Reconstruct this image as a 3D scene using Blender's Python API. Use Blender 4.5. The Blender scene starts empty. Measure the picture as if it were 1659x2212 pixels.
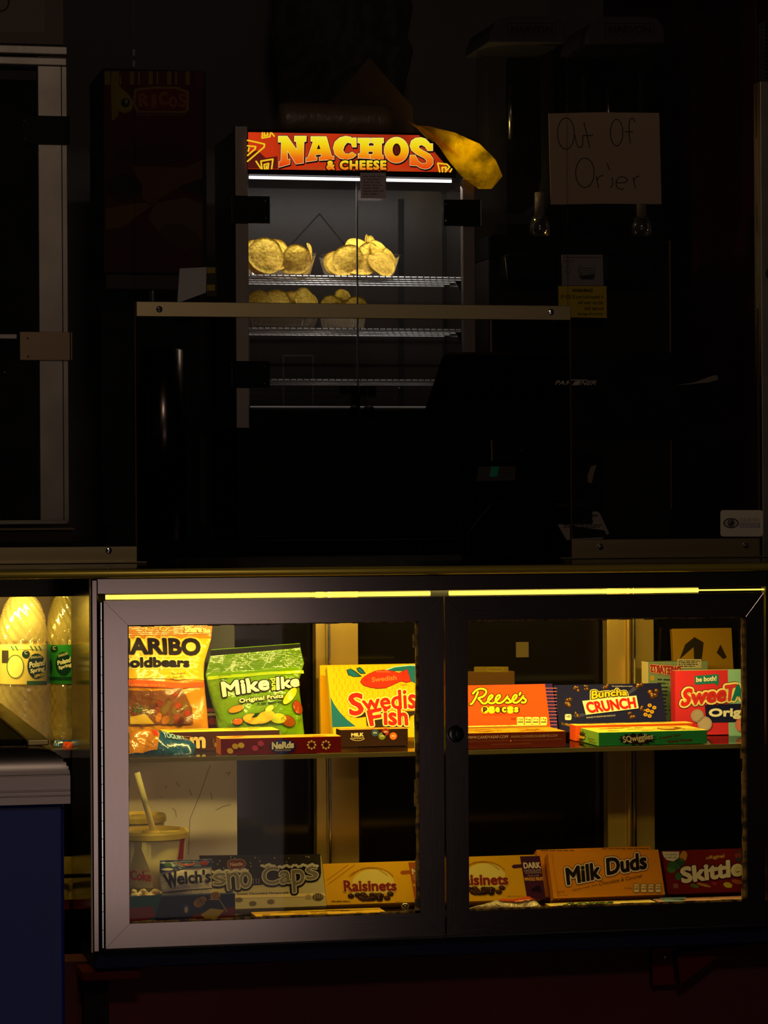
import bpy, bmesh, math, random
from math import sin, cos, pi, atan, radians, sqrt
from mathutils import Vector, Matrix, noise
random.seed(7)
SC = bpy.context.scene
COL = SC.collection
V = Vector
# ---------------------------------------------------------------- camera model
F = 6200.0; TH = atan(.219); ROLL = .0058; CAM = V((0, 0, 1.15))
RT = V((cos(TH), -sin(TH), 0)); FW = V((sin(TH), cos(TH), 0)); UP = V((0, 0, 1))
def ray(px, py):
    dx, dy = px - 829.5, py - 1106.0
    u = (dx - dy * ROLL) / F; v = (dx * ROLL + dy) / F
    return FW + RT * u - UP * v
def PY(px, py, Y):
    d = ray(px, py); return CAM + d * (Y / d.y)
def PZ(px, py, z):
    d = ray(px, py); return CAM + d * ((z - CAM.z) / d.z)
def hit(px, py, p0, n):
    d = ray(px, py); return CAM + d * ((p0 - CAM).dot(n) / d.dot(n))
def WX(px, py, Y): return PY(px, py, Y).x
def WZ(px, py, Y): return PY(px, py, Y).z
# ---------------------------------------------------------------- materials
def lin(c): return tuple(((x / 255) / 12.92 if x / 255 <= .04045 else ((x / 255 + .055) / 1.055) ** 2.4) for x in c)
MC = {}
def inp(b, n, v):
    if n in b.inputs: b.inputs[n].default_value = v
def newmat(name):
    m = bpy.data.materials.new(name); m.use_nodes = True
    nt = m.node_tree; return m, nt, nt.nodes['Principled BSDF']
def pm(r, g=None, b=None, rough=.6, spec=.14):
    """printed or painted surface; a faint procedural grain varies the gloss"""
    if g is None: r, g, b = r
    k = ('p', r, g, b, rough, spec)
    if k in MC: return MC[k]
    m, nt, bs = newmat('ink_%d_%d_%d' % (r, g, b))
    bs.inputs['Base Color'].default_value = (*lin((r, g, b)), 1)
    inp(bs, 'Specular IOR Level', spec)
    n = nt.nodes.new('ShaderNodeTexNoise'); n.inputs['Scale'].default_value = 60
    mr = nt.nodes.new('ShaderNodeMapRange'); mr.inputs['To Min'].default_value = rough * .85; mr.inputs['To Max'].default_value = min(1, rough * 1.15)
    nt.links.new(n.outputs['Fac'], mr.inputs['Value']); nt.links.new(mr.outputs[0], bs.inputs['Roughness'])
    MC[k] = m; return m
def metal(name, col, rough=.3, brush=(1, 1, 60), amt=.12, met=1.0, wear=0):
    if name in MC: return MC[name]
    m, nt, bs = newmat(name)
    bs.inputs['Metallic'].default_value = met
    tc = nt.nodes.new('ShaderNodeTexCoord'); mp = nt.nodes.new('ShaderNodeMapping')
    mp.inputs['Scale'].default_value = [8 * x for x in brush]
    n = nt.nodes.new('ShaderNodeTexNoise'); n.inputs['Scale'].default_value = 5; n.inputs['Detail'].default_value = 5
    nt.links.new(tc.outputs['Object'], mp.inputs[0]); nt.links.new(mp.outputs[0], n.inputs['Vector'])
    mr = nt.nodes.new('ShaderNodeMapRange'); mr.inputs['To Min'].default_value = max(.02, rough - amt); mr.inputs['To Max'].default_value = rough + amt
    nt.links.new(n.outputs['Fac'], mr.inputs['Value']); nt.links.new(mr.outputs[0], bs.inputs['Roughness'])
    if wear:
        n2 = nt.nodes.new('ShaderNodeTexNoise'); n2.inputs['Scale'].default_value = 9; n2.inputs['Detail'].default_value = 6
        nt.links.new(tc.outputs['Object'], n2.inputs['Vector'])
        cr = nt.nodes.new('ShaderNodeValToRGB'); cr.color_ramp.elements[0].position = .35; cr.color_ramp.elements[1].position = .62
        c = lin(col); cr.color_ramp.elements[0].color = (*[x * (1 - wear) for x in c], 1); cr.color_ramp.elements[1].color = (*c, 1)
        nt.links.new(n2.outputs['Fac'], cr.inputs[0]); nt.links.new(cr.outputs[0], bs.inputs['Base Color'])
    else:
        bs.inputs['Base Color'].default_value = (*lin(col), 1)
    MC[name] = m; return m
def emit(name, col, s, tex=None):
    if name in MC: return MC[name]
    m, nt, bs = newmat(name)
    bs.inputs['Base Color'].default_value = (0, 0, 0, 1)
    bs.inputs['Emission Color'].default_value = (*lin(col), 1); bs.inputs['Emission Strength'].default_value = s
    if tex:
        tex(nt, bs)
    MC[name] = m; return m
def glass(name, tint=(1, 1, 1), gloss=.06, rough=.02, haze=0, hazecol=(200, 200, 200), fm=.5):
    """thin clear sheet: passes light, mirrors a little by Fresnel, carries a trace of dust"""
    if name in MC: return MC[name]
    m = bpy.data.materials.new(name); m.use_nodes = True; nt = m.node_tree; nt.nodes.clear()
    out = nt.nodes.new('ShaderNodeOutputMaterial'); tr = nt.nodes.new('ShaderNodeBsdfTransparent'); tr.inputs[0].default_value = (*tint, 1)
    gl = nt.nodes.new('ShaderNodeBsdfGlossy'); gl.inputs['Roughness'].default_value = rough; gl.inputs[0].default_value = (1, 1, 1, 1)
    fr = nt.nodes.new('ShaderNodeFresnel'); fr.inputs[0].default_value = 1.45
    ma = nt.nodes.new('ShaderNodeMath'); ma.operation = 'MULTIPLY_ADD'; ma.inputs[1].default_value = fm; ma.inputs[2].default_value = gloss - .03
    ma.use_clamp = True
    nt.links.new(fr.outputs[0], ma.inputs[0])
    mx = nt.nodes.new('ShaderNodeMixShader'); nt.links.new(ma.outputs[0], mx.inputs[0]); nt.links.new(tr.outputs[0], mx.inputs[1]); nt.links.new(gl.outputs[0], mx.inputs[2])
    last = mx
    if haze:
        df = nt.nodes.new('ShaderNodeBsdfDiffuse'); df.inputs[0].default_value = (*lin(hazecol), 1)
        n = nt.nodes.new('ShaderNodeTexNoise'); n.inputs['Scale'].default_value = 14; n.inputs['Detail'].default_value = 7
        tc = nt.nodes.new('ShaderNodeTexCoord'); nt.links.new(tc.outputs['Object'], n.inputs['Vector'])
        mr = nt.nodes.new('ShaderNodeMapRange'); mr.inputs['From Min'].default_value = .35; mr.inputs['From Max'].default_value = .75
        mr.inputs['To Min'].default_value = haze * .4; mr.inputs['To Max'].default_value = haze * 1.5
        nt.links.new(n.outputs['Fac'], mr.inputs['Value'])
        m2 = nt.nodes.new('ShaderNodeMixShader'); nt.links.new(mr.outputs[0], m2.inputs[0]); nt.links.new(mx.outputs[0], m2.inputs[1]); nt.links.new(df.outputs[0], m2.inputs[2]); last = m2
    nt.links.new(last.outputs[0], out.inputs[0])
    MC[name] = m; return m
def foil(name, col, rough=.22, trans=0, scale=45, bump=.35):
    if name in MC: return MC[name]
    m, nt, bs = newmat(name)
    bs.inputs['Base Color'].default_value = (*lin(col), 1); bs.inputs['Roughness'].default_value = rough
    inp(bs, 'Specular IOR Level', .8)
    n = nt.nodes.new('ShaderNodeTexNoise'); n.inputs['Scale'].default_value = scale; n.inputs['Detail'].default_value = 3; n.inputs['Distortion'].default_value = 1.2
    tc = nt.nodes.new('ShaderNodeTexCoord'); nt.links.new(tc.outputs['Object'], n.inputs['Vector'])
    b = nt.nodes.new('ShaderNodeBump'); b.inputs['Strength'].default_value = bump; b.inputs['Distance'].default_value = .01
    nt.links.new(n.outputs['Fac'], b.inputs['Height']); nt.links.new(b.outputs[0], bs.inputs['Normal'])
    MC[name] = m; return m
def speckle(name, c1, c2, scale=120, rough=.7, lo=.4, hi=.6, bump=0, stretch=(1, 1, 1)):
    if name in MC: return MC[name]
    m, nt, bs = newmat(name); bs.inputs['Roughness'].default_value = rough
    tc = nt.nodes.new('ShaderNodeTexCoord'); mp = nt.nodes.new('ShaderNodeMapping'); mp.inputs['Scale'].default_value = stretch
    n = nt.nodes.new('ShaderNodeTexNoise'); n.inputs['Scale'].default_value = scale; n.inputs['Detail'].default_value = 5
    nt.links.new(tc.outputs['Object'], mp.inputs[0]); nt.links.new(mp.outputs[0], n.inputs['Vector'])
    cr = nt.nodes.new('ShaderNodeValToRGB'); cr.color_ramp.elements[0].position = lo; cr.color_ramp.elements[1].position = hi
    cr.color_ramp.elements[0].color = (*lin(c1), 1); cr.color_ramp.elements[1].color = (*lin(c2), 1)
    nt.links.new(n.outputs['Fac'], cr.inputs[0]); nt.links.new(cr.outputs[0], bs.inputs['Base Color'])
    if bump:
        b = nt.nodes.new('ShaderNodeBump'); b.inputs['Strength'].default_value = bump; b.inputs['Distance'].default_value = .004
        nt.links.new(n.outputs['Fac'], b.inputs['Height']); nt.links.new(b.outputs[0], bs.inputs['Normal'])
    MC[name] = m; return m
# ---------------------------------------------------------------- mesh builder
class MB:
    def __init__(s): s.v = []; s.f = []; s.mi = []; s.mats = []
    def m(s, mat):
        if mat not in s.mats: s.mats.append(mat)
        return s.mats.index(mat)
    def add(s, vs, fs, mat):
        b = len(s.v); i = s.m(mat); s.v += [V(p) for p in vs]
        for f in fs: s.f.append([b + k for k in f]); s.mi.append(i)
        return s
    def hexa(s, a, b, mat):            # a: 4 front corners (BL BR TR TL), b: the 4 matching back corners
        s.add(list(a) + list(b), [(0, 1, 2, 3), (5, 4, 7, 6), (4, 0, 3, 7), (1, 5, 6, 2), (3, 2, 6, 7), (4, 5, 1, 0)], mat); return s
    def obox(s, o, ex, ey, ez, mat):   # o: bottom-left-front; edge vectors: right, back, up
        o = V(o); ex = V(ex); ey = V(ey); ez = V(ez)
        return s.hexa([o, o + ex, o + ex + ez, o + ez], [o + ey, o + ex + ey, o + ex + ey + ez, o + ez + ey], mat)
    def box(s, x0, x1, y0, y1, z0, z1, mat): return s.obox((x0, y0, z0), (x1 - x0, 0, 0), (0, y1 - y0, 0), (0, 0, z1 - z0), mat)
    def pbox(s, x0, y0, x1, y1, Y, d, mat):   # front face seen between two photo points, at depth Y
        ym = (y0 + y1) / 2; xm = (x0 + x1) / 2
        return s.box(WX(x0, ym, Y), WX(x1, ym, Y), Y, Y + d, WZ(xm, y1, Y), WZ(xm, y0, Y), mat)
    def prism(s, pts, off, mat):       # closed polygon (3D, front) extruded by vector off
        n = len(pts); off = V(off); pts = [V(p) for p in pts]
        fs = [tuple(range(n)), tuple(range(2 * n - 1, n - 1, -1))] + [(i, i + n, (i + 1) % n + n, (i + 1) % n) for i in range(n)]
        return s.add(pts + [p + off for p in pts], fs, mat)
    def tube(s, path, r, mat, seg=10, cap=True, radii=None):
        path = [V(p) for p in path]; n = len(path); vs = []; fs = []; prev = None
        for i, p in enumerate(path):
            t = (path[min(i + 1, n - 1)] - path[max(i - 1, 0)]).normalized()
            a = prev if prev else (V((0, 0, 1)) if abs(t.z) < .9 else V((1, 0, 0)))
            x = (a - t * a.dot(t)).normalized(); y = t.cross(x); prev = x
            rr = radii[i] if radii else r
            for k in range(seg): vs.append(p + x * cos(2 * pi * k / seg) * rr + y * sin(2 * pi * k / seg) * rr)
        for i in range(n - 1):
            for k in range(seg): fs.append((i * seg + k, i * seg + (k + 1) % seg, (i + 1) * seg + (k + 1) % seg, (i + 1) * seg + k))
        if cap: fs += [tuple(range(seg - 1, -1, -1)), tuple(range((n - 1) * seg, n * seg))]
        return s.add(vs, fs, mat)
    def lathe(s, c, prof, mat, seg=48, axis=V((0, 0, 1)), fn=None, cap=True, matf=None):   # prof: (radius, height) list
        c = V(c); ax = V(axis).normalized(); a = V((1, 0, 0)) if abs(ax.x) < .9 else V((0, 1, 0))
        x = (a - ax * a.dot(ax)).normalized(); y = ax.cross(x); n = len(prof); vs = []; fs = []
        for r, h in prof:
            for k in range(seg):
                th = 2 * pi * k / seg; rr = r + (fn(th, h) if fn else 0)
                vs.append(c + ax * h + (x * cos(th) + y * sin(th)) * rr)
        for i in range(n - 1):
            for k in range(seg): fs.append((i * seg + k, i * seg + (k + 1) % seg, (i + 1) * seg + (k + 1) % seg, (i + 1) * seg + k))
        if cap: fs += [tuple(range(seg - 1, -1, -1)), tuple(range((n - 1) * seg, n * seg))]
        return s.add(vs, fs, mat)
    def ball(s, c, r, mat, sub=2, sc=(1, 1, 1), jit=0):
        bm = bmesh.new(); bmesh.ops.create_icosphere(bm, subdivisions=sub, radius=1); c = V(c)
        bm.verts.index_update(); o = random.random() * 50
        vs = [c + V((p.co.x * sc[0], p.co.y * sc[1], p.co.z * sc[2])) * r * (1 + (jit * noise.noise(p.co * 1.7 + V((o, o, o))) if jit else 0)) for p in bm.verts]
        fs = [tuple(q.index for q in f.verts) for f in bm.faces]; bm.free(); return s.add(vs, fs, mat)
    def build(s, name, parent=None, smooth=False, bevel=0, seg=2, auto=None):
        me = bpy.data.meshes.new(name); L = parent_loc(parent)
        base = L if parent else (sum(s.v, V()) / max(1, len(s.v)))
        if not parent: base = V((base.x, base.y, min(p.z for p in s.v)))
        me.from_pydata([p - base for p in s.v], [], s.f)
        for m in s.mats: me.materials.append(m)
        for p, i in zip(me.polygons, s.mi): p.material_index = i; p.use_smooth = smooth
        me.validate(); me.update()
        o = bpy.data.objects.new(name, me); COL.objects.link(o)
        if parent: o.parent = parent
        else: o.location = base
        if bevel:
            b = o.modifiers.new('bevel', 'BEVEL'); b.width = bevel; b.segments = seg; b.limit_method = 'ANGLE'; b.angle_limit = radians(40)
        return o
def parent_loc(p):
    L = V()
    while p is not None: L = L + p.location; p = p.parent
    return L
def tag(o, label, cat, group=None, kind=None):
    o['label'] = label; o['category'] = cat
    if group: o['group'] = group
    if kind: o['kind'] = kind
    return o
def thing(name, label, cat, loc, group=None):
    o = bpy.data.objects.new(name, None); COL.objects.link(o); o.location = V(loc); o.empty_display_size = .02
    return tag(o, label, cat, group)
def plab(o, label): o['label'] = label; return o
def struct(o): o['kind'] = 'structure'; return o
# ---------------------------------------------------------------- printing on surfaces
TXT = {}
def glyphs(s, shear=0, space=1.0):
    k = (s, shear, space)
    if k in TXT: return TXT[k]
    c = bpy.data.curves.new('t', 'FONT'); c.body = s; c.shear = shear; c.space_character = space; c.resolution_u = 3; c.fill_mode = 'FRONT'
    o = bpy.data.objects.new('t', c); COL.objects.link(o)
    dg = bpy.context.evaluated_depsgraph_get(); me = bpy.data.meshes.new_from_object(o.evaluated_get(dg))
    bm = bmesh.new(); bm.from_mesh(me); bmesh.ops.remove_doubles(bm, verts=bm.verts, dist=1e-5); bm.verts.index_update()
    vs = [(p.co.x, p.co.y) for p in bm.verts]; fs = [tuple(q.index for q in f.verts) for f in bm.faces]
    es = [(e.verts[0].index, e.verts[1].index) for e in bm.edges if len(e.link_faces) == 1]
    bm.free(); bpy.data.objects.remove(o); bpy.data.curves.remove(c); bpy.data.meshes.remove(me)
    TXT[k] = (vs, fs, es); return TXT[k]
EPS = .00022
class Print:
    """ink on a surface, drawn in photo points and carried onto the real surface by tp(px, py, layer)"""
    def __init__(s, mb, p0=None, n=None, disp=None, tp=None, sub=0):
        s.mb = mb; s.sub = sub
        if tp: s.tp = tp
        else:
            n = V(n).normalized(); p0 = V(p0)
            if disp: s.tp = lambda x, y, l: hit(x, y, p0, n) + n * (disp(x, y) + l * EPS * 2.6 + .0012)
            else: s.tp = lambda x, y, l: hit(x, y, p0, n) + n * (l * EPS)
        s.u = 1.0
    def raw(s, pts, fs, mat, layer):
        if s.sub:
            bm = bmesh.new(); vv = [bm.verts.new((x, y, 0)) for x, y in pts]
            for f in fs:
                try: bm.faces.new([vv[i] for i in f])
                except ValueError: pass
            bmesh.ops.triangulate(bm, faces=bm.faces)
            for _ in range(7):
                es = [e for e in bm.edges if (e.verts[0].co - e.verts[1].co).length > s.sub]
                if not es: break
                bmesh.ops.subdivide_edges(bm, edges=es, cuts=1); bmesh.ops.triangulate(bm, faces=bm.faces)
            bm.verts.index_update(); pts = [(p.co.x, p.co.y) for p in bm.verts]; fs = [tuple(q.index for q in f.verts) for f in bm.faces]; bm.free()
        s.mb.add([s.tp(x, y, layer) for x, y in pts], [tuple(reversed(f)) for f in fs], mat)
    def poly(s, pts, mat, layer=1, outline=None):
        if outline:
            for w, m2, l2 in outline: s.stroke(list(pts) + [pts[0]], w * 2, m2, l2)
        s.raw(pts, [tuple(range(len(pts)))], mat, layer); return s
    def rect(s, x0, y0, x1, y1, mat, layer=1, sl=0): return s.poly([(x0, y0), (x1, y0 + sl), (x1, y1 + sl), (x0, y1)], mat, layer)
    def rrect(s, x0, y0, x1, y1, r, mat, layer=1, sl=0):
        pts = []
        for cx, cy, a in ((x1 - r, y0 + r, -90), (x1 - r, y1 - r, 0), (x0 + r, y1 - r, 90), (x0 + r, y0 + r, 180)):
            for k in range(5): t = radians(a + k * 22.5); pts.append((cx + r * cos(t), cy + r * sin(t) + sl * (cx - x0) / (x1 - x0)))
        return s.poly(pts, mat, layer)
    def ell(s, cx, cy, rx, ry, mat, layer=1, rot=0, n=22, jag=0):
        c, q = cos(radians(rot)), sin(radians(rot)); pts = []
        for k in range(n):
            t = 2 * pi * k / n; j = 1 + (jag * (1 if k % 2 else -1))
            x, y = rx * cos(t) * j, ry * sin(t) * j; pts.append((cx + x * c - y * q, cy + x * q + y * c))
        return s.poly(pts, mat, layer)
    def ring(s, cx, cy, rx, ry, w, mat, layer=1, a0=0, a1=360, n=24):
        return s.stroke([(cx + rx * cos(radians(a0 + (a1 - a0) * k / n)), cy + ry * sin(radians(a0 + (a1 - a0) * k / n))) for k in range(n + 1)], w, mat, layer)
    def stroke(s, pts, w, mat, layer=1, caps=True):
        P = []; Fs = []; h = w / 2
        for a, b in zip(pts[:-1], pts[1:]):
            dx, dy = b[0] - a[0], b[1] - a[1]; L = sqrt(dx * dx + dy * dy)
            if L < 1e-6: continue
            nx, ny = -dy / L * h, dx / L * h; k = len(P)
            P += [(a[0] + nx, a[1] + ny), (b[0] + nx, b[1] + ny), (b[0] - nx, b[1] - ny), (a[0] - nx, a[1] - ny)]; Fs.append((k, k + 1, k + 2, k + 3))
        if caps and w > 1.2:
            s.raw(P, Fs, mat, layer); P = []; Fs = []; layer -= .12
            for q in pts:
                k = len(P); P += [(q[0] + h * cos(pi * j / 4), q[1] + h * sin(pi * j / 4)) for j in range(8)]; Fs.append(tuple(range(k, k + 8)))
        s.raw(P, Fs, mat, layer); return s
    def spline(s, pts, w, mat, layer=1, n=6, outline=None):
        q = [pts[0]] + list(pts) + [pts[-1]]; o = []
        for i in range(1, len(q) - 2):
            p0, p1, p2, p3 = q[i - 1:i + 3]
            for k in range(n):
                t = k / n; o.append(tuple(.5 * (2 * p1[j] + (p2[j] - p0[j]) * t + (2 * p0[j] - 5 * p1[j] + 4 * p2[j] - p3[j]) * t * t + (3 * p1[j] - p0[j] - 3 * p2[j] + p3[j]) * t ** 3) for j in (0, 1)))
        o.append(tuple(pts[-1]))
        if outline:
            for ww, m2, l2 in outline: s.stroke(o, w + 2 * ww, m2, l2)
        return s.stroke(o, w, mat, layer)
    def text(s, t, q, mat, layer=2, bold=0, outline=None, shear=0, arc=0, space=1.0, flip=False):
        """q: (x0,y0,x1,y1[,slope]) or 4 corners TL TR BR BL of the lettering's own box"""
        vs, fs, es = glyphs(t, shear, space)
        if not vs: return s
        if len(q) in (4, 5) and not hasattr(q[0], '__len__'):
            x0, y0, x1, y1 = q[:4]; sl = q[4] if len(q) == 5 else 0; q = ((x0, y0), (x1, y0 + sl), (x1, y1 + sl), (x0, y1))
        ax = min(p[0] for p in vs); bx = max(p[0] for p in vs); ay = min(p[1] for p in vs); by = max(p[1] for p in vs)
        P = []
        for x, y in vs:
            u = (x - ax) / (bx - ax); v = (by - y) / (by - ay or 1)
            if flip: u = 1 - u
            X = (q[0][0] * (1 - u) + q[1][0] * u) * (1 - v) + (q[3][0] * (1 - u) + q[2][0] * u) * v
            Y = (q[0][1] * (1 - u) + q[1][1] * u) * (1 - v) + (q[3][1] * (1 - u) + q[2][1] * u) * v
            P.append((X, Y - arc * (1 - (2 * u - 1) ** 2)))
        def edges(w, m2, l2):
            PP = []; FF = []; h = w / 2
            for a, b in es:
                a, b = P[a], P[b]; dx, dy = b[0] - a[0], b[1] - a[1]; L = sqrt(dx * dx + dy * dy)
                if L < 1e-6: continue
                nx, ny = -dy / L * h, dx / L * h; k = len(PP)
                PP += [(a[0] + nx, a[1] + ny), (b[0] + nx, b[1] + ny), (b[0] - nx, b[1] - ny), (a[0] - nx, a[1] - ny)]; FF.append((k, k + 1, k + 2, k + 3))
            if w > 1.6:
                sub = s.sub; s.raw(PP, FF, m2, l2 - .1); PP = []; FF = []; l2 -= .12
                for a, b in P:
                    k = len(PP); PP += [(a + h * cos(pi * j / 3), b + h * sin(pi * j / 3)) for j in range(6)]; FF.append(tuple(range(k, k + 6)))
            sub = s.sub
            s.raw(PP, FF, m2, l2 - .1); s.sub = sub
        for w, m2, l2 in (outline or []): s.raw(P, fs, m2, l2); edges(2 * (w + bold), m2, l2)
        s.raw(P, fs, mat, layer)
        if bold: edges(2 * bold, mat, layer)
        return s
    def lines(s, x0, y0, x1, y1, n, mat, layer=2, sl=0, frac=.45):
        """rows of unreadable small print"""
        rr = random.Random(int(x0 * 7 + y0 * 13)); h = (y1 - y0) / n
        for i in range(n):
            x = x0; y = y0 + h * i
            xe = x1 - (rr.random() * .25 * (x1 - x0) if i else 0)
            while x < xe - 1:
                w = min(xe - x, h * rr.uniform(.8, 3.2)); a = sl * (x - x0) / (x1 - x0); b = sl * (x + w - x0) / (x1 - x0)
                s.poly([(x, y + a), (x + w, y + b), (x + w, y + b + h * frac), (x, y + a + h * frac)], mat, layer); x += w + h * .4
        return s
def offset_poly(pts, d):
    n = len(pts); A = sum(pts[i][0] * pts[(i + 1) % n][1] - pts[(i + 1) % n][0] * pts[i][1] for i in range(n)); sg = 1 if A > 0 else -1; o = []
    for i in range(n):
        a, b, c = pts[i - 1], pts[i], pts[(i + 1) % n]
        e1 = V((b[0] - a[0], b[1] - a[1])).normalized(); e2 = V((c[0] - b[0], c[1] - b[1])).normalized()
        nn = V((e1.y + e2.y, -(e1.x + e2.x))) * sg; L = nn.length
        if L < 1e-6: o.append(b); continue
        nn /= L; k = min(2.0, 2 / max(.5, L)); o.append((b[0] + nn.x * d * k, b[1] + nn.y * d * k))
    return o
# ---------------------------------------------------------------- cartons and bags
def carton(name, label, cat, tl, br, Yb, zb, thick, col, lean=27, yaw=0, edge=None, side=None, group=None, back=None):
    """a box leaning back on its lower rear edge; returns thing, builder, Print for its front, finish()"""
    a = radians(lean); cy, sy = cos(radians(yaw)), sin(radians(yaw))
    ex = V((cy, sy, 0)); bk = V((-sy, cy, 0)); n = -bk * cos(a) + V((0, 0, sin(a))); ez = bk * sin(a) + V((0, 0, cos(a)))
    z0 = zb + thick * sin(a) + .0004
    p0 = PY((tl[0] + br[0]) / 2, br[1], Yb); p0.z = z0
    A = hit(*tl, p0, n); B = hit(*br, p0, n)
    xa = (A - p0).dot(ex); xb = (B - p0).dot(ex); h = (A - p0).dot(ez)
    o = p0 + ex * xa; w = xb - xa
    root = thing(name, label, cat, o + ex * w / 2, group)
    mb = MB(); mb.obox(o, ex * w, -n * thick, ez * h, pm(col))
    if edge: mb.mi[-2] = mb.m(edge)      # top edge face
    if side: mb.mi[-4] = mb.m(side); mb.mi[-3] = mb.m(side)
    return root, mb, Print(mb, o, n), dict(o=o, ex=ex, ez=ez, n=n, w=w, h=h, t=thick)
def flatbox(name, label, cat, xl, yt, xr, Yf, zb, depth, col, top, yaw=0, h=None, group=None, side=None):
    """a box lying flat; returns thing, builder, Print for front, Print for top, Print for left end"""
    cy, sy = cos(radians(yaw)), sin(radians(yaw)); ex = V((cy, sy, 0)); bk = V((-sy, cy, 0))
    pl = PY(xl, yt, Yf); n = -bk
    pr = hit(xr, yt, pl, n); w = (pr - pl).dot(ex)
    hh = h if h else pl.z - zb
    o = V((pl.x, pl.y, zb + .0004)); hh -= .0004
    root = thing(name, label, cat, o + ex * w / 2 + bk * depth / 2, group)
    mb = MB(); mb.obox(o, ex * w, bk * depth, V((0, 0, hh)), pm(col)); mb.mi[-2] = mb.m(top)
    if side: mb.mi[-4] = mb.m(side)
    T = Print(mb, o + V((0, 0, hh)), V((0, 0, 1))); T.loc = (o + V((0, 0, hh)), ex * w, bk * depth)
    return root, mb, Print(mb, o, n), T, Print(mb, o, -ex), dict(o=o, ex=ex, bk=bk, w=w, h=hh)
def interp(tab, y):
    if y <= tab[0][0]: return tab[0][1]
    for (a, b), (c, d) in zip(tab[:-1], tab[1:]):
        if y <= c: return b + (d - b) * (y - a) / (c - a)
    return tab[-1][1]
def bag(name, label, cat, left, right, Yb, lean, bulge, col, header=0, slope=0, seed=1, crk=.004, nx=64, ny=54, group=None, ymid=None, zmin=None):
    """a filled pouch; left/right: [(py, px)] contours; header: photo row where the flat sealed strip ends"""
    y0, y1 = left[0][0], left[-1][0]; xm = (left[-1][1] + right[-1][1]) / 2
    a = radians(lean); n = V((0, -cos(a), sin(a))); p0 = PY(xm, y1, Yb)
    if zmin is not None: p0.z = zmin
    xc = (left[0][1] + right[0][1]) / 2
    def disp(px, py):
        q = py - slope * (px - xc); xl, xr = interp(left, q), interp(right, q)
        s_ = min(1, max(0, (px - xl) / (xr - xl))); hd = header or y0
        t_ = min(1, max(0, (q - hd) / (y1 - hd)))
        b = (max(0, sin(pi * s_)) ** .6) * (max(0, sin(pi * min(1, t_ ** .8))) ** .55) * bulge
        k = noise.noise(V((px * .022 + seed, q * .022, seed))) * 1.1 + noise.noise(V((px * .05, q * .05 + seed, 3))) * .2
        k += .6 * abs(noise.noise(V((px * .03 + q * .02, q * .012 - px * .012, seed + 9))))
        return b + 1.35 * k * crk * (1 if t_ > 0 else .15) * min(1, 6 * min(s_, 1 - s_) + .15)
    vs = []; fs = []
    for sgn in (1, -1):
        for j in range(ny + 1):
            q = y0 + (y1 - y0) * j / ny; xl, xr = interp(left, q), interp(right, q)
            for i in range(nx + 1):
                px = xl + (xr - xl) * i / nx; py = q + slope * (px - xc)
                d = disp(px, py)
                pt = hit(px, py, p0, n) + n * (d if sgn > 0 else -.0008 - .6 * max(0, d))
                if zmin is not None: pt.z = max(pt.z, zmin + .0004)
                vs.append(pt)
    W = nx + 1; N = W * (ny + 1)
    for j in range(ny):
        for i in range(nx):
            k = j * W + i; fs.append((k, k + W, k + W + 1, k + 1)); fs.append((N + k, N + k + 1, N + k + W + 1, N + k + W))
    for j in range(ny):
        k = j * W; fs.append((k, N + k, N + k + W, k + W)); k += nx; fs.append((k, k + W, N + k + W, N + k))
    for i in range(nx):
        k = i; fs.append((k, k + 1, N + k + 1, N + k)); k = ny * W + i; fs.append((k, N + k, N + k + 1, k + 1))
    mb = MB(); mb.add(vs, fs, col)
    zz = min(p.z for p in vs)
    root = thing(name, label, cat, V((p0.x, p0.y, zz)), group)
    return root, mb, Print(mb, p0, n, disp=disp, sub=4), disp
LK, DK, TK, HK, CK, WK, SK = 1.7, 2.0, 1.5, 2.8, 16.0, .005, .42; HX, HW = .83, 1.24
# ================================================================ shared materials
W_ = pm(240, 235, 225); BLK = pm(12, 10, 10); RED = pm(190, 20, 20); YEL = pm(250, 205, 10)
STEEL = metal('brushed_steel', (156, 142, 138), .15, (60, 60, 1), .04)
STEELH = metal('brushed_steel_across', (156, 142, 138), .15, (1, 60, 60), .04)
STEELD = metal('dark_polished_steel', (26, 24, 22), .14, (60, 1, 60), .05)
ALU = metal('aluminium', (150, 140, 130), .42, (70, 70, 1), .1, wear=.25)
CHROME = metal('chrome', (215, 215, 215), .12)
BLACKP = pm(6, 5, 5, rough=.5, spec=.1)
BLACKM = pm(5, 4, 4, rough=.8, spec=.05)
YF = 3.73
# ================================================================ setting
mb = MB(); mb.box(-4, 5, -3, 8, -.05, 0, speckle('floor_tiles', (40, 34, 32), (55, 48, 45), 30, .5)); struct(mb.build('floor'))
mb = MB(); mb.box(-4, 5, 6.6, 6.7, 0, 3.2, pm(92, 84, 84, rough=.8)); struct(mb.build('wall_back'))
mb = MB(); mb.box(1.99, 2.09, 4.7, 6.6, 0, 3.2, pm(58, 3, 6, rough=.8)); struct(mb.build('wall_right'))
mb = MB(); mb.box(-4, 5, -3, 8, 3.2, 3.25, pm(60, 55, 52, rough=.9)); struct(mb.build('ceiling'))
ZB0 = PY(590, 2040, YF).z - .0285
red = speckle('red_painted_board', (74, 0, 3), (88, 0, 5), 3, .7)
mb = MB(); mb.box(-.6, 2.2, 3.835, 3.90, 0, ZB0, red); o = mb.build('wall_front'); struct(o)
XL = WX(198, 1650, YF); XR = WX(1850, 1650, YF)
ZT = WZ(1244, 590, YF) if False else PY(590, 1244, YF).z
ZB = PY(590, 2040, YF).z
mb = MB(); mb.box(XL + .004, XR, 3.75, 3.90, ZB - .027, ZB - .001, pm(20, 18, 52, rough=.5)); o = mb.build('trim_1', bevel=.002); struct(o)
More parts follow.
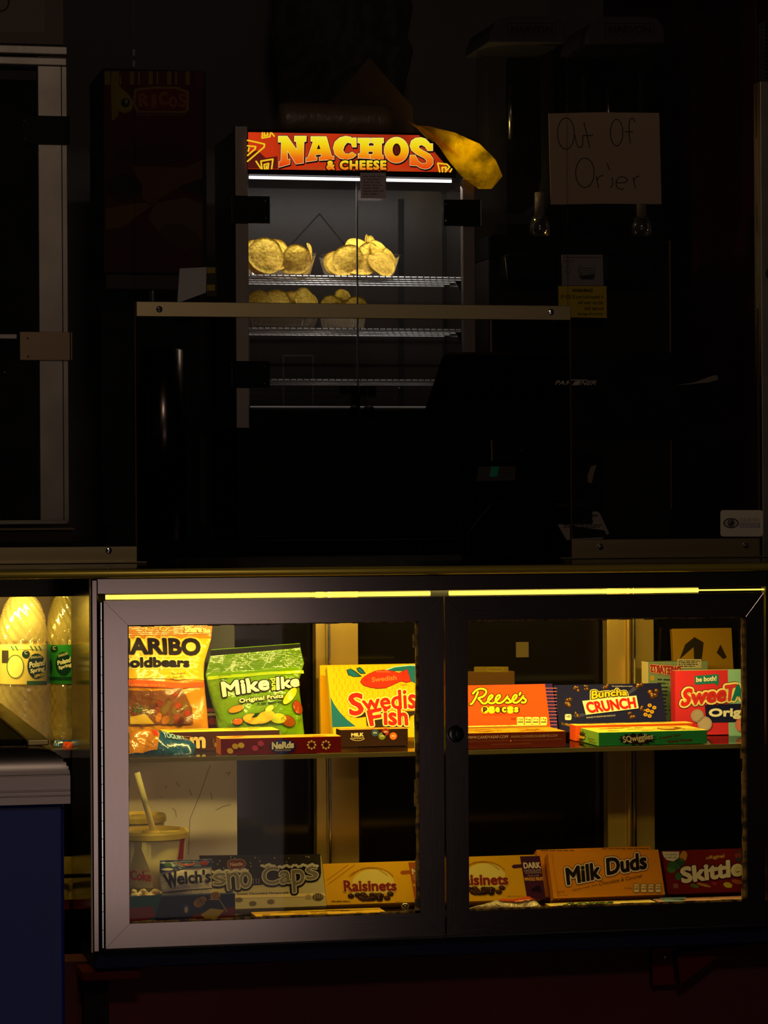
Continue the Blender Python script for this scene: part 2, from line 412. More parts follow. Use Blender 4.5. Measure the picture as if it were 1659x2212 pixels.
# ================================================================ worktop
zc = PY(829, 1223, 3.70).z
ct = MB(); ct.box(-.6, 2.0, 3.70, 4.62, PY(829, 1243, 3.70).z, zc, metal('worktop_steel', (74, 66, 58), .13, (1, 60, 60), .05))
ct = ct.build('worktop', bevel=.003, seg=3)
tag(ct, 'long dark polished steel worktop above the glass-fronted sweet case', 'counter')
nb_ = MB(); zm_ = (zc + PY(829, 1243, 3.70).z) / 2; nb_.tube([(-.6, 3.6985, zm_), (2.0, 3.6985, zm_)], .0056, metal('edge_reflection_yellow', (236, 206, 84), .38, (1, 60, 60), .05, met=.7), 16)  # added edge bar; a yellow counter reflection is put into its colour
plab(nb_.build('edge_reflection_bar', ct, smooth=True), 'thin front edge bar in the yellow of a reflection')
# ================================================================ sweet display case
case = thing('display_case', 'steel display case with two framed glass doors full of sweets', 'display case', ((XL + XR) / 2, YF, ZB))
z0 = ZB; zct = PY(829, 1243, 3.70).z - .0005
fl = MB()
fl.box(XL + .002, XR, YF, YF + .02, PY(590, 1280, YF).z, zct, STEELH); fl.build('top_rail', case, bevel=.0012)
fl = MB(); zt2 = PY(210, 1245, YF).z
fl.box(XL, WX(213, 1650, YF), YF - .004, YF + .02, PY(205, 2057, YF).z, zct - .001, STEEL)
fl.build('stile', case, bevel=.0018)
fl = MB(); fl.box(XL - .0012, XL - .0001, YF - .003, YF + .008, PY(205, 2057, YF).z, zct - .001, pm(240, 228, 204)); plab(fl.build('lit_edge_strip', case), 'thin pale strip added for the lit stile edge')  # added pale strip; the lit side of the stile is put into its colour
fl = MB(); fl.box(WX(1657, 1650, YF), XR, YF, YF + .02, z0, zct, pm(20, 18, 16, rough=.4)); fl.build('stile', case, bevel=.001)
XI = .470
fl = MB(); fl.box(XL + .001, XL + .006, YF + .021, 3.978, z0, zct, STEELD); fl.build('side_panel', case)
fl = MB(); fl.box(XI - .003, XI, YF + .0225, 4.12, z0, zct, BLACKM); fl.build('inner_side_panel', case)
fl = MB(); fl.box(XR - .006, XR, YF + .02, 4.12, z0, zct, STEELD); fl.build('side_panel', case)
ZF = .606
fl = MB(); fl.box(XI + .0005, XR - .007, YF + .022, 4.12, z0, ZF, metal('case_floor_steel', (120, 108, 96), .3)); fl.build('case_floor', case)
fl = MB(); fl.box(XI + .0005, XR - .007, YF + .021, 4.12, zct - .008, zct - .0005, metal('case_roof_steel', (80, 74, 70), .45)); fl.build('case_roof', case)
# rear of the case: white board, posts, dark rear panes
fl = MB(); yb = 4.055
xw = WX(512, 1750, yb)
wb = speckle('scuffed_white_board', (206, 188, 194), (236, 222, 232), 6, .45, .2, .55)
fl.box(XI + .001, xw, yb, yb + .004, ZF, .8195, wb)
p = Print(fl, (0, yb, 1), (0, -1, 0)); dk = pm(128, 116, 112)
p.stroke([(454, 1653), (432, 1716), (410, 1770), (407, 1846)], 1.2, pm(120, 110, 108))
for q in ([(487, 1671), (497, 1668), (492, 1676)], [(380, 1690), (388, 1699)], [(409, 1706), (414, 1718)], [(455, 1712), (458, 1727)], [(466, 1750), (482, 1742), (498, 1738)],
          [(373, 1746), (379, 1752), (381, 1765)], [(349, 1722), (350, 1724)], [(360, 1697), (357, 1702)]): p.stroke(q, 1.3, dk)
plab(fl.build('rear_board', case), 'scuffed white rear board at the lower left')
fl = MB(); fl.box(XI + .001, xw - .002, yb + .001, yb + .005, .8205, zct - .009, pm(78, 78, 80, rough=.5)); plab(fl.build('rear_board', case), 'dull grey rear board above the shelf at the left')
pg = metal('post_steel', (206, 172, 92), .2, (30, 30, .5), .05, met=.62)
for xs in ((682, 704, 707, 775), (1311, 1352, 1356, 1414)):
    fl = MB(); a, b, c, d = [WX(x, 1600, 4.07) for x in xs]
    fl.box(a, b, 4.066, 4.09, ZF, zct - .009, pg); fl.box(b, c, 4.058, 4.09, ZF, zct - .009, pg); fl.box(c, d, 4.07, 4.09, ZF, zct - .009, pg)
    e = WX(xs[0] + 26 if xs[0] < 900 else xs[0] + 56, 1600, 4.055); fl.box(e, e + .004, 4.05, 4.07, ZF, zct - .009, CHROME)
    fl.build('rear_post', case, bevel=.0012)
rg = pm(16, 13, 10, rough=.09, spec=.5)
for a, b in ((XI + .001, WX(735, 1600, 4.1)), (WX(736, 1600, 4.1), WX(1370, 1600, 4.1)), (WX(1371, 1600, 4.1), XR - .007)):
    fl = MB(); fl.box(a, b, 4.1, 4.106, ZF, zct - .009, rg); fl.build('rear_pane', case)
# light strips in the gap above the doors
led = emit('yellow_light_strip', (255, 222, 88), 1.5)
for (xa, ya), (xb, yb_) in (((228, 1291), (929, 1281.5)), ((970, 1280), (1508, 1274)), ((1510, 1273.5), (1659, 1272.5))):
    fl = MB(); A = PY(xa, ya, YF + .008); B = PY(xb, yb_, YF + .008); A.z = B.z = PY(590, 1286, YF + .008).z
    fl.tube([A, B], .0030 if xa < 1500 else .0010, led, 10); fl.build('light_strip', case)
# doors
def door(nm_edges, lab, lock):
    xl, xr, xil, xir = nm_edges
    X0, X1, I0, I1 = [WX(x, 1660, YF - .006) for x in (xl, xr, xil, xir)]
    zt = PY(590, 1293, YF - .006).z; zi = PY(590, 1346.5, YF - .006).z; zbi = PY(590, 1984, YF - .006).z; zb = PY(590, 2036, YF - .006).z
    g = 0; mb = MB(); Y = YF - .006
    quads = [[(X0, zb + g), (I0, zbi), (I0, zi), (X0, zt - g)], [(I1, zbi), (X1, zb + g), (X1, zt - g), (I1, zi)],
             [(I0, zi), (I1, zi), (X1 - g, zt), (X0 + g, zt)], [(X0 + g, zb), (X1 - g, zb), (I1, zbi), (I0, zbi)]]
    for k, q in enumerate(quads): mb.prism([V((x, Y, z)) for x, z in q], (0, .022, 0), STEEL if k < 2 else STEELH)
    d = mb.build('door', case, bevel=.00018); plab(d, lab)
    mb = MB(); mb.box(I0 + .0005, I1 - .0005, Y + .010, Y + .014, zbi + .0005, zi - .0005, glass('door_glass', (1, .985, .95), .022, .02, .003)); mb.build('glass_pane', d)
    # uneven adhesive bead round the pane
    mb = MB(); gm = speckle('amber_glass_edge', (70, 50, 14), (190, 150, 60), 90, .35); rr = random.Random(int(xl))
    for (a, b, ax) in (((I0, zi), (I1, zi), 0), ((I0, zbi), (I1, zbi), 0), ((I0, zbi), (I0, zi), 1), ((I1, zbi), (I1, zi), 1)):
        n = 22
        for k in range(n):
            p0 = [a[j] + (b[j] - a[j]) * k / n for j in (0, 1)]; p1 = [a[j] + (b[j] - a[j]) * (k + 1) / n for j in (0, 1)]
            w = .0011 + rr.random() * .0016
            if ax == 0: s = -1 if a[1] == zi else 1; mb.box(p0[0], p1[0], Y + .0075, Y + .0098, min(p0[1], p0[1] + s * w), max(p0[1], p0[1] + s * w), gm)
            else: s = -1 if a[0] == I1 else 1; w *= 2.1 if (a[0] == I1) else .8; mb.box(min(p0[0], p0[0] + s * w), max(p0[0], p0[0] + s * w), Y + .0075, Y + .0098, p0[1], p1[1], gm)
    mb.build('sealing_bead', d)
    if lock:
        c = PY(984, 1585, Y); mb = MB(); mb.lathe(c, [(.0112, 0), (.0112, .004), (.0098, .0062), (.0070, .0066), (.0066, .0050), (.0001, .0050)], pm(10, 8, 8, rough=.15, spec=.8), 32, V((0, -1, 0)))
        mb.box(c.x - .0007, c.x + .0007, Y - .0062, Y - .005, c.z - .003, c.z + .003, CHROME); plab(mb.build('lock', d), 'round black keyed lock')
    else:
        mb = MB(); x = (WX(213, 1650, Y) + WX(225, 1650, Y)) / 2; n = 19; zz0, zz1 = zb + .001, zt - .002
        for k in range(n): mb.tube([(x + .0008, Y + .001, zz0 + (zz1 - zz0) * k / n + .0005), (x + .0008, Y + .001, zz0 + (zz1 - zz0) * (k + 1) / n - .0003)], .0021, CHROME, 10)
        mb.box(x - .004, x + .004, Y + .004, Y + .008, zz0, zz1, BLACKM); plab(mb.build('hinge', d), 'long piano hinge')
    return X0, X1, I0, I1, zt, zi, zbi, zb
door((226, 959.5, 278, 906), 'left framed glass door', False)
door((963, 1652, 1012, 1613), 'right framed glass door with lock', True)
# glass shelf
ZS = .826
sh = MB(); sh.box(XI + .001, XR - .008, 3.782, 4.05, ZS - .006, ZS, glass('shelf_glass', (.97, .98, .93), .09, .015))
b0 = sh.m(pm(140, 128, 70, rough=.2)); sh.box(XI + .001, XR - .008, 3.7795, 3.782, ZS - .006, ZS, pm(120, 108, 62, rough=.25))
tag(sh.build('glass_shelf'), 'long clear glass shelf carrying the upper row of sweets', 'shelf')
# stud by the lower right corner of the left door
s = MB(); c = PY(875, 1974, 3.80); s.lathe((c.x, c.y, ZF + .0005), [(.005, 0), (.0054, .004), (.0054, .009), (.004, .0125), (.0015, .0138)], CHROME, 20)
tag(s.build('metal_stud', smooth=True), 'small silver bullet-shaped stud in front of the milk raisin carton', 'stud')
# ================================================================ below the case
for nm, lab, xa, ya, xb, yb2, arm in (('shelf_bracket', 'dim red wall bracket with ledge at lower left beside the blue freezer', 178, 2098, 305, 2117, -1),
                                  ('shelf_bracket', 'dim red wall bracket with a screw at lower right', 1410, 2047, 1462, 2128, 1)):
    if arm < 0:
        r_ = thing(nm, lab, 'bracket', PY(240, 2117, 3.80)); mb = MB(); mb.pbox(xa, ya, xb, yb2, 3.76, .068, pm(84, 4, 9, rough=.6)); mb.build('ledge', r_, bevel=.001)
        mb = MB(); x0, x1 = WX(xa + 4, 2100, 3.8), WX(xb - 70, 2100, 3.8); z1 = PY(240, 2117, 3.79).z
        mb.prism([V((x0, 3.80, z1)), V((x0, 3.80, z1 - .075)), V((x0, 3.829, z1 - .075)), V((x0, 3.829, z1))], (x1 - x0, 0, 0), pm(22, 6, 8)); mb.build('gusset', r_)
    else:
        r_ = thing(nm, lab, 'bracket', PY(1436, 2128, 3.82)); mb = MB(); mb.pbox(xa, ya, xb, yb2, 3.815, .0145, pm(92, 2, 7, rough=.6)); mb.build('plate', r_, bevel=.001)
        mb = MB(); c = PY(1437, 2067, 3.815); mb.lathe(c, [(.0042, 0), (.0042, .001), (.002, .0028), (.0001, .003)], CHROME, 18, V((0, -1, 0))); mb.build('screw', r_)
        mb = MB(); A, B, C_, D = [PY(x, y, 3.79) for x, y in ((1462, 2060), (1665, 2036), (1665, 2054), (1470, 2126))]
        mb.prism([A, D, PY(1500, 2105, 3.79), PY(1550, 2066, 3.79), C_, B], (0, .03, 0), pm(80, 1, 5, rough=.6)); mb.build('gusset', r_)
# ================================================================ freezer at the left
fz = thing('chest_freezer', 'blue chest freezer with rounded silver top edge at the left', 'freezer', (PY(60, 1900, 3.2).x - .2, 3.4, 0))
YZ = 3.15; xr_ = WX(152, 1690, YZ); zlo = PY(75, 1738, YZ).z; zg1 = PY(75, 1676, YZ).z; ztop = PY(75, 1616, YZ).z
alu = metal('satin_freezer_rim', (150, 138, 132), .38, (1, 60, 60), .05)
mb = MB(); X0 = -.55
R_ = ztop - zg1
prof = [(YZ, zlo), (YZ, PY(75, 1722, YZ).z), (YZ + .0012, PY(75, 1721, YZ).z), (YZ + .0012, PY(75, 1719.5, YZ).z), (YZ, PY(75, 1718.5, YZ).z), (YZ, PY(75, 1711, YZ).z), (YZ + .0012, PY(75, 1710, YZ).z), (YZ + .0012, PY(75, 1708, YZ).z), (YZ, PY(75, 1707, YZ).z),
        (YZ, zg1 - .0008), (YZ + .0014, zg1 - .0004), (YZ + .0014, zg1 + .0004), (YZ, zg1 + .0012)]
prof += [(YZ + R_ * (1 - cos(t)), zg1 + .0012 + (R_ - .0012) * sin(t)) for t in [pi / 2 * k / 10 for k in range(1, 11)]]
# sections along X: full profile until near the corner, then the top rounds over
xs = [X0, xr_ - R_ * 1.25] + [xr_ - R_ * 1.25 + R_ * 1.25 * sin(pi / 2 * k / 10) for k in range(1, 11)]
vs = []; fs = []; back = [(YZ + .70, ztop), (YZ + .70, zlo)]
full = prof + back; n = len(full)
for i, x in enumerate(xs):
    t = max(0, (x - (xr_ - R_ * 1.25)) / (R_ * 1.25)); drop = R_ * (1 - sqrt(max(0, 1 - t * t)))
    for y, z in full: vs.append((x, y, z if z <= zg1 + .0012 else min(z, max(zg1 + .0012, ztop - drop))))
for i in range(len(xs) - 1):
    for k in range(n): fs.append((i * n + k, (i + 1) * n + k, (i + 1) * n + (k + 1) % n, i * n + (k + 1) % n))
fs.append(tuple((len(xs) - 1) * n + k for k in range(n))[::-1]); fs.append(tuple(range(n)))
mb.add(vs, fs, alu); o = mb.build('rim', fz, smooth=True)
e = o.modifiers.new('es', 'EDGE_SPLIT'); e.split_angle = radians(28)
mb = MB(); mb.box(X0, WX(139, 1800, YZ + .012), YZ + .012, YZ + .66, .09, zlo - .0005, speckle('blue_freezer_paint', (1, 26, 112), (2, 32, 132), 4, .45)); mb.build('body', fz, bevel=.004)
mb = MB(); mb.box(X0, xr_ - .045, YZ + .05, YZ + .66, ztop + .0002, ztop + .006, pm(26, 21, 15, rough=.7, spec=.08)); mb.build('lid', fz, bevel=.002)
mb = MB(); mb.box(xr_ - .044, xr_ - .020, YZ + .03, YZ + .69, ztop + .0002, ztop + .007, metal('lid_rail', (190, 168, 110), .5)); mb.build('lid_rail', fz, bevel=.0015)
mb = MB(); mb.box(X0 + .03, xr_ - .06, YZ + .06, YZ + .64, 0, .09, BLACKM); mb.build('plinth', fz)
# ================================================================ drinks case behind the freezer
YD = 3.98; xd1 = .466; xd0 = -.45
dc = thing('drinks_case', 'dark steel drinks case with lit bottles left of the sweet case', 'display case', ((xd0 + xd1) / 2, YD, ZB))
mb = MB(); zr = PY(75, 1289, YD).z; mb.box(xd0, xd1, YD, YD + .02, zr, zct, STEELD); mb.build('top_rail', dc, bevel=.001)
ZD = .822
mb = MB(); mb.box(xd0, xd1, YD + .02, 4.42, ZD - .012, ZD, metal('case_floor_steel', (120, 108, 96), .3)); mb.build('shelf', dc)
mb = MB(); mb.box(xd0, xd1, YD + .02, 4.42, z0, z0 + .014, BLACKM); mb.build('case_floor', dc)
mb = MB(); mb.box(xd0, xd1, YD, YD + .01, PY(147, 1897, YD).z, PY(147, 1890, YD).z, BLACKM); mb.build('front_bar', dc)
mb = MB(); mb.box(xd0, xd1, 4.42, 4.43, z0, zct, speckle('drinks_rear_board', (120, 96, 60), (160, 130, 80), 8, .35)); mb.build('rear_board', dc)
mb = MB(); mb.box(xd0, xd1, YD + .02, 4.42, zct - .006, zct, STEELD); mb.build('case_roof', dc)
mb = MB(); mb.box(xd0, xd1 - .001, YD + .008, YD + .012, ZD - .0, zr - .0005, glass('door_glass', (1, .985, .95), .022, .02, .003)); mb.build('glass_pane', dc)
# bottles
clear = glass('bottle_plastic', (1, .95, .72), .2, .1, .32, (240, 220, 140))
cap_g = pm(30, 90, 40, rough=.35); 
def bottle(px, Y, lab, labcol, ovalcol, lines_, capc, rpx, group=None):
    c = PY(px, 1500, Y); rr = WX(px + rpx, 1500, Y) - c.x
    b = thing('water_bottle', lab, 'bottle', (c.x, Y, ZD + .0005)); zt = PY(px, 1330, Y).z - ZD
    H = .235; mb = MB(); z1 = PY(px, 1392, Y).z - ZD; z2 = PY(px, 1476, Y).z - ZD
    prof = [(rr * .75, 0), (rr * .97, .006)]
    k = 0
    zz = .012
    while zz < z2 - .004: prof.append((rr * (.955 + .035 * (k % 2)), zz)); zz += .0045; k += 1
    prof += [(rr * .94, z2 - .003), (rr * .94, z1 + .003)]
    zz = z1 + .005; top = z1 + .07
    while zz < top:
        t = (zz - z1) / .07; prof.append((rr * (.96 + .012 * (k % 2)) * sqrt(max(.08, 1 - (t * .93) ** 2.6)), zz)); zz += .004; k += 1
    prof += [(.013, top + .002), (.013, top + .016)]
    mb.lathe(b.location, prof, clear, 64, fn=lambda th, h: .0019 * sin(th * 14 + h * 330) if not (z2 - .004 < h < z1 + .004) else 0); mb.build('bottle_body', b, smooth=True)
    mb = MB(); mb.lathe(b.location, [(.0148, top + .006), (.0148, top + .021), (.013, top + .022)], capc, 32, fn=lambda th, h: .0003 * sin(th * 32)); mb.build('cap', b)
    mb = MB(); r2 = rr * .99; mb.lathe(b.location, [(r2, z2), (r2, z1)], pm(labcol), 64, cap=False)
    def tp(x, y, l):
        d = ray(x, y); o = CAM - V((c.x, Y, 0)); R = r2 + l * EPS; A = d.x ** 2 + d.y ** 2; B = 2 * (o.x * d.x + o.y * d.y); C = o.x ** 2 + o.y ** 2 - R * R
        D = B * B - 4 * A * C
        t = (-B - sqrt(D)) / (2 * A) if D > 0 else -B / (2 * A); return CAM + d * t
    p = Print(mb, tp=tp, sub=4); lines_(p); mb.build('label_band', b, smooth=False); return b
def lem(p):
    p.rect(1, 1392, 101, 1403, pm(236, 220, 130), 1); p.rect(58, 1471, 102, 1480, pm(40, 90, 40), 1)
    for x in (24, 33, 66, 75, 84): p.stroke([(x, 1396), (x + 5, 1404)], 2.2, pm(40, 110, 60), 2)
    p.ell(33, 1440, 17, 24, pm(250, 226, 120), 2); p.ring(33, 1440, 18, 25, 1.6, pm(60, 90, 30), 3)
    p.ell(56, 1413, 8.5, 8.5, pm(20, 50, 24), 2); p.text('C', (53, 1406, 59, 1413), W_, 3)
    p.rect(4, 1405, 18, 1432, pm(60, 50, 26), 2)
    p.ell(79, 1438.5, 20, 27, pm(14, 46, 40), 2)
    p.text('SPARKLING', (66, 1418, 91, 1423, -2), pm(250, 235, 170), 3)
    p.text('Poland', (64, 1436, 97, 1425, 0) if False else ((64, 1431), (96, 1424), (96, 1437), (64, 1443)), pm(255, 245, 200), 3, bold=.5)
    p.text('Spring', ((66, 1446), (96, 1438), (96, 1452), (66, 1456)), pm(255, 245, 200), 3, bold=.5)
    p.text('LEMON', ((75, 1458), (95, 1453), (95, 1459), (75, 1464)), pm(250, 225, 90), 3, bold=.3)
def lim(p):
    p.ell(117, 1402, 8, 8, pm(20, 50, 24), 2); p.text('C', (114, 1396, 120, 1403), W_, 3); p.ell(109, 1440, 4, 16, pm(20, 60, 34), 2)
    p.ell(137, 1434, 17, 26, pm(10, 50, 44), 2); p.text('SPARKLING', ((126, 1415), (146, 1408), (146, 1414), (126, 1420)), pm(240, 235, 170), 3)
    p.text('Poland', ((124, 1428), (152, 1419), (152, 1430), (125, 1437)), pm(250, 245, 200), 3, bold=.5); p.text('Spring', ((126, 1440), (154, 1431), (154, 1441), (128, 1448)), pm(250, 245, 200), 3, bold=.5)
    p.rect(104, 1462, 158, 1470, pm(14, 70, 44), 1)
bottle(50, 4.10, 'clear ribbed water bottle with pale yellow label, left in the drinks case', (226, 200, 96), None, lem, pm(240, 220, 120), 52)
bottle(140, 4.14, 'clear ribbed water bottle with green label beside the dark post', (40, 130, 50), None, lim, cap_g, 38)
mb = MB(); c = PY(136, 1640, 4.06); r_, m_, p_, d_ = bag('snack_bag', 'small blue and orange snack bag at the foot of the green-labelled bottle', 'bag', [(1598, 118), (1620, 112), (1640, 112)], [(1598, 172), (1620, 175), (1640, 175)], 4.05, 10, .012, foil('blue_snack_foil', (20, 60, 110)), seed=3, zmin=ZD + .001)
p_.poly([(136, 1604), (175, 1604), (175, 1630), (130, 1626)], foil('orange_snack_foil', (230, 80, 20)), 1); m_.build('pouch', r_, smooth=True)
r_, m_, p_, d_ = bag('popcorn_bag', 'yellow and red bag glimpsed low between the blue freezer and the dark post', 'bag', [(1850, 62), (1983, 56)], [(1850, 150), (1983, 150)], 4.03, 4, .014, foil('low_bag_red', (150, 26, 24)), seed=5, zmin=z0 + .0145)
p_.rect(62, 1850, 166, 1943, foil('low_bag_y', (245, 205, 50)), 1)
m_.build('pouch', r_, smooth=True)
# ================================================================ upper shelf of sweets
zs = ZS + .0003
# --- gold gummy bag
gold = foil('gold_foil', (216, 140, 4), .25, scale=26, bump=.6)
r_, m_, P, D = bag('gummy_candy_bag', 'large gold foil gummy candy bag standing behind the left door', 'sweet bag',
    [(1343, 238), (1385, 239), (1440, 243), (1520, 240), (1600, 238)], [(1343, 460), (1382, 456), (1430, 442), (1465, 440), (1530, 447), (1600, 452)], 3.965, 8, .022, gold, zmin=ZS, header=1378, slope=-.012, seed=2, crk=.0038)
amb = foil('amber_window', (120, 66, 10), .3); yl = foil('yellow_foil', (250, 196, 16), .22, scale=26, bump=.6); k_ = pm(28, 16, 8)
P.poly([(241, 1380), (455, 1380), (437, 1440), (440, 1470), (244, 1468)], yl, 1)
for y in (1352, 1356, 1360, 1364, 1368, 1372): P.stroke([(241, y + 1), (457, y - 2)], .8, pm(180, 100, 6), 1)
P.poly([(244, 1468), (390, 1478), (440, 1474), (441, 1484), (380, 1490), (243, 1484)], pm(226, 90, 20), 2)
P.text('Kids and grown-ups love it so', (246, 1478, 352, 1484, 3), pm(250, 190, 90), 3)
P.poly([(243, 1492), (330, 1496), (388, 1488), (412, 1530), (414, 1566), (241, 1566)], amb, 2)
rr = random.Random(3)
for k in range(26):
    x, y = rr.uniform(280, 405), rr.uniform(1500, 1562); c = rr.choice([(150, 60, 20), (170, 40, 20), (120, 90, 20), (190, 110, 20), (90, 40, 14)])
    P.ell(x, y, rr.uniform(5, 9), rr.uniform(6, 11), foil('gum_%d_%d' % c[:2], c, .2), 3, rr.uniform(0, 90), 12)
for a in range(0, 360, 45): P.poly([(292, 1533), (292 + 13 * cos(radians(a)) + 2, 1533 + 13 * sin(radians(a))), (292 + 9 * cos(radians(a + 24)), 1533 + 9 * sin(radians(a + 24)))], pm(50, 90, 20), 4)
P.poly([(278, 1550), (310, 1545), (330, 1566), (278, 1566)], pm(210, 170, 50), 4)
P.text('HARIBO', ((246, 1381), (428, 1382), (428, 1417), (246, 1414)), k_, 5, bold=2.6, outline=[(4.6, pm(255, 236, 120), 3), (2.2, pm(250, 200, 40), 4)], arc=0)
P.text('Goldbears', ((252, 1423), (404, 1425), (404, 1443), (252, 1444)), k_, 5, bold=1.8, outline=[(3.4, pm(255, 236, 120), 3)])
P.text('Share', ((399, 1354), (434, 1354), (434, 1366), (399, 1366)), pm(255, 246, 170), 4, bold=.9); P.text('Size', ((438, 1358), (453, 1358), (453, 1367), (438, 1367)), pm(255, 246, 170), 4, bold=.5)
for x in (322, 352): P.ring(x, 1358, 8, 4, 2, pm(255, 215, 90), 3, 20, 330)
P.ell(380, 1463, 19, 8, pm(250, 214, 70), 3); P.text('The Original', (364, 1457, 396, 1463, -3), k_, 4); P.text('Since 1922', (368, 1464, 392, 1469, -2), k_, 4)
m_.build('pouch', r_, smooth=True)
# --- green fruit candy bag
grn = foil('green_foil', (112, 158, 6), .2, scale=26, bump=.7)
r_, m_, P, D = bag('fruit_candy_bag', 'bright green foil fruit candy bag with black top edge', 'sweet bag',
    [(1396, 456), (1412, 453), (1452, 444), (1500, 454), (1540, 466), (1600, 476)], [(1396, 648), (1412, 650), (1440, 657), (1480, 645), (1540, 652), (1600, 658)], 3.965, 10, .026, grn, zmin=ZS, header=1452, slope=-.072, seed=11, crk=.0045)
P.poly([(454, 1405), (648, 1391), (649, 1399), (454, 1417)], pm(16, 16, 12), 1)
for k in range(10): y = 1420 + k * 3.6; P.stroke([(452 - k, y + 0), (650 + .6 * k, y - 15)], .7, pm(66, 100, 4), 1)
P.poly([(447, 1462), (655, 1448), (656, 1455), (447, 1470)], foil('lime_foil', (180, 210, 20), .2), 1)
P.lines(469, 1460, 496, 1473, 2, pm(20, 40, 10), 2, -2, .6) if False else (P.text('GLUTEN FREE', (469, 1460, 496, 1464, -2), k_, 2), P.text('FAT FREE', (470, 1468, 488, 1472, -1), k_, 2))
wk = pm(250, 245, 225); ol = [(2.6, k_, 2)]
P.text('Mike', ((474, 1478), (573, 1464), (573, 1494), (478, 1508)), wk, 4, bold=1.7, outline=ol)
P.text('and', ((576, 1497), (576, 1470), (588, 1469), (588, 1495)), pm(190, 225, 60), 4, bold=.6, outline=[(1.6, k_, 2)])
P.text('Ike', ((592, 1468), (643, 1461), (645, 1482), (592, 1494)), wk, 4, bold=1.7, outline=ol)
P.text('Original Fruits', ((510, 1514), (606, 1503), (606, 1513), (512, 1525)), pm(255, 250, 180), 4, bold=.5, outline=[(1.3, k_, 3)])
P.lines(548, 1524, 604, 1530, 1, pm(30, 60, 10), 3, -6)
for x, y, rx, ry, ro, c in ((622, 1506, 23, 9, -50, (250, 205, 40)), (640, 1530, 11, 15, -30, (170, 60, 20)), (505, 1535, 16, 7, -15, (240, 150, 30)), (540, 1557, 22, 11, 5, (240, 180, 50)), (566, 1553, 22, 12, -20, (250, 200, 60)), (596, 1555, 18, 11, 0, (200, 210, 40)), (618, 1560, 17, 11, 20, (150, 70, 20)), (508, 1562, 10, 7, 0, (220, 110, 30)), (575, 1535, 10, 6, -30, (245, 225, 90))):
    P.ell(x, y, rx + 1.2, ry + 1.2, pm(50, 80, 10), 2, ro); P.ell(x, y, rx, ry, foil('fruit_%d_%d_%d' % c, c, .25), 3, ro)
P.poly([(536, 1555), (545, 1545), (556, 1544), (548, 1553)], pm(20, 60, 10), 4)
m_.build('pouch', r_, smooth=True)
# --- round-sweets pouch behind, between the two bags
r_, m_, P, D = bag('fruit_snack_pouch', 'small red and white pouch peeping between the gold and green bags', 'sweet bag', [(1528, 438), (1600, 438)], [(1528, 480), (1600, 484)], 4.02, 5, .006, foil('dark_red_foil', (110, 20, 14)), seed=4, zmin=ZS)
P.rect(438, 1530, 480, 1538, pm(235, 120, 110), 1); P.rect(438, 1541, 480, 1546, pm(250, 230, 160), 1); P.ell(457, 1558, 9, 8, pm(180, 60, 20), 2); P.ell(470, 1564, 7, 7, pm(110, 120, 30), 2)
m_.build('pouch', r_, smooth=True)
# --- blue pouch lying at the front
r_, m_, P, D = bag('yogurt_candy_pouch', 'shiny blue and amber pouch lying at the left end of the glass shelf', 'sweet bag',
    [(1588, 266), (1600, 262), (1640, 260)], [(1588, 372), (1600, 410), (1612, 424), (1640, 416)], 3.83, 48, .018, foil('blue_foil', (20, 70, 110), .18, scale=30, bump=.5), seed=21, crk=.005, zmin=ZS)
P.poly([(256, 1604), (262, 1592), (330, 1592), (342, 1606), (338, 1634), (254, 1638)], foil('amber_foil', (190, 120, 12), .16, scale=30, bump=.5), 1)
P.poly([(322, 1592), (334, 1592), (340, 1612), (330, 1612)], foil('red_foil_patch', (190, 50, 10), .2), 2)
P.text('YOGURT', ((348, 1601), (396, 1599), (398, 1610), (352, 1612)), pm(150, 180, 190), 2, bold=.4)
m_.build('pouch', r_, smooth=True)
# --- flat cartons at the front left
YT = pm(246, 214, 60)
def topprint(P, x0, y0, x1, y1, seed, cols, n=14, sk=-30):
    q = random.Random(seed); o, ex, bk = P.loc
    for k in range(n):
        u = q.uniform(.03, .8); v = q.uniform(.06, .84); w = q.uniform(.04, .19); h = q.uniform(.03, .1); c = pm(q.choice(cols))
        L = lambda a, b: o + ex * a + bk * b + V((0, 0, EPS))
        P.mb.add([L(u, v), L(min(.97, u + w), v + .01), L(min(.97, u + w), v + h), L(u + .01, v + h)], [(0, 1, 2, 3)], c)
r_, m_, P, T, E_, g = flatbox('peanut_candy_carton', 'flat yellow-topped brown candy carton behind the shiny blue pouch', 'sweet box', 356, 1582, 604, 3.866, zs, .055, (70, 34, 12), YT)
P.text('m', ((412, 1594), (442, 1593), (442, 1614), (414, 1615)), pm(236, 200, 130), 3, bold=2.2, outline=[(2.4, pm(40, 16, 6), 2)]); P.lines(398, 1590, 412, 1612, 4, pm(150, 90, 40), 2)
topprint(T, 380, 1570, 590, 1579, 1, [(170, 110, 20), (120, 70, 16), (210, 160, 40)], 10); m_.build('carton', r_, bevel=.0006)
r_, m_, P, T, E_, g = flatbox('gummy_candy_carton', 'flat dark red carton with blue splat badge, front left of the glass shelf', 'sweet box', 477, 1596, 737, 3.79, zs, .046, (112, 5, 13), pm(232, 160, 40), side=pm(200, 96, 24), yaw=-1)
P.ell(611, 1613, 28, 16, pm(24, 34, 110), 1, 0, 28, .12); P.ell(611, 1613, 24, 13, pm(40, 60, 150), 2, 0, 24)
P.text('NeRds', ((588, 1604), (634, 1602), (634, 1615), (588, 1618)), W_, 4, bold=1.1, outline=[(1.5, pm(16, 20, 60), 3)])
P.text('Gummy Clusters', ((594, 1619), (628, 1618), (628, 1622), (594, 1623)), pm(250, 210, 60), 4)
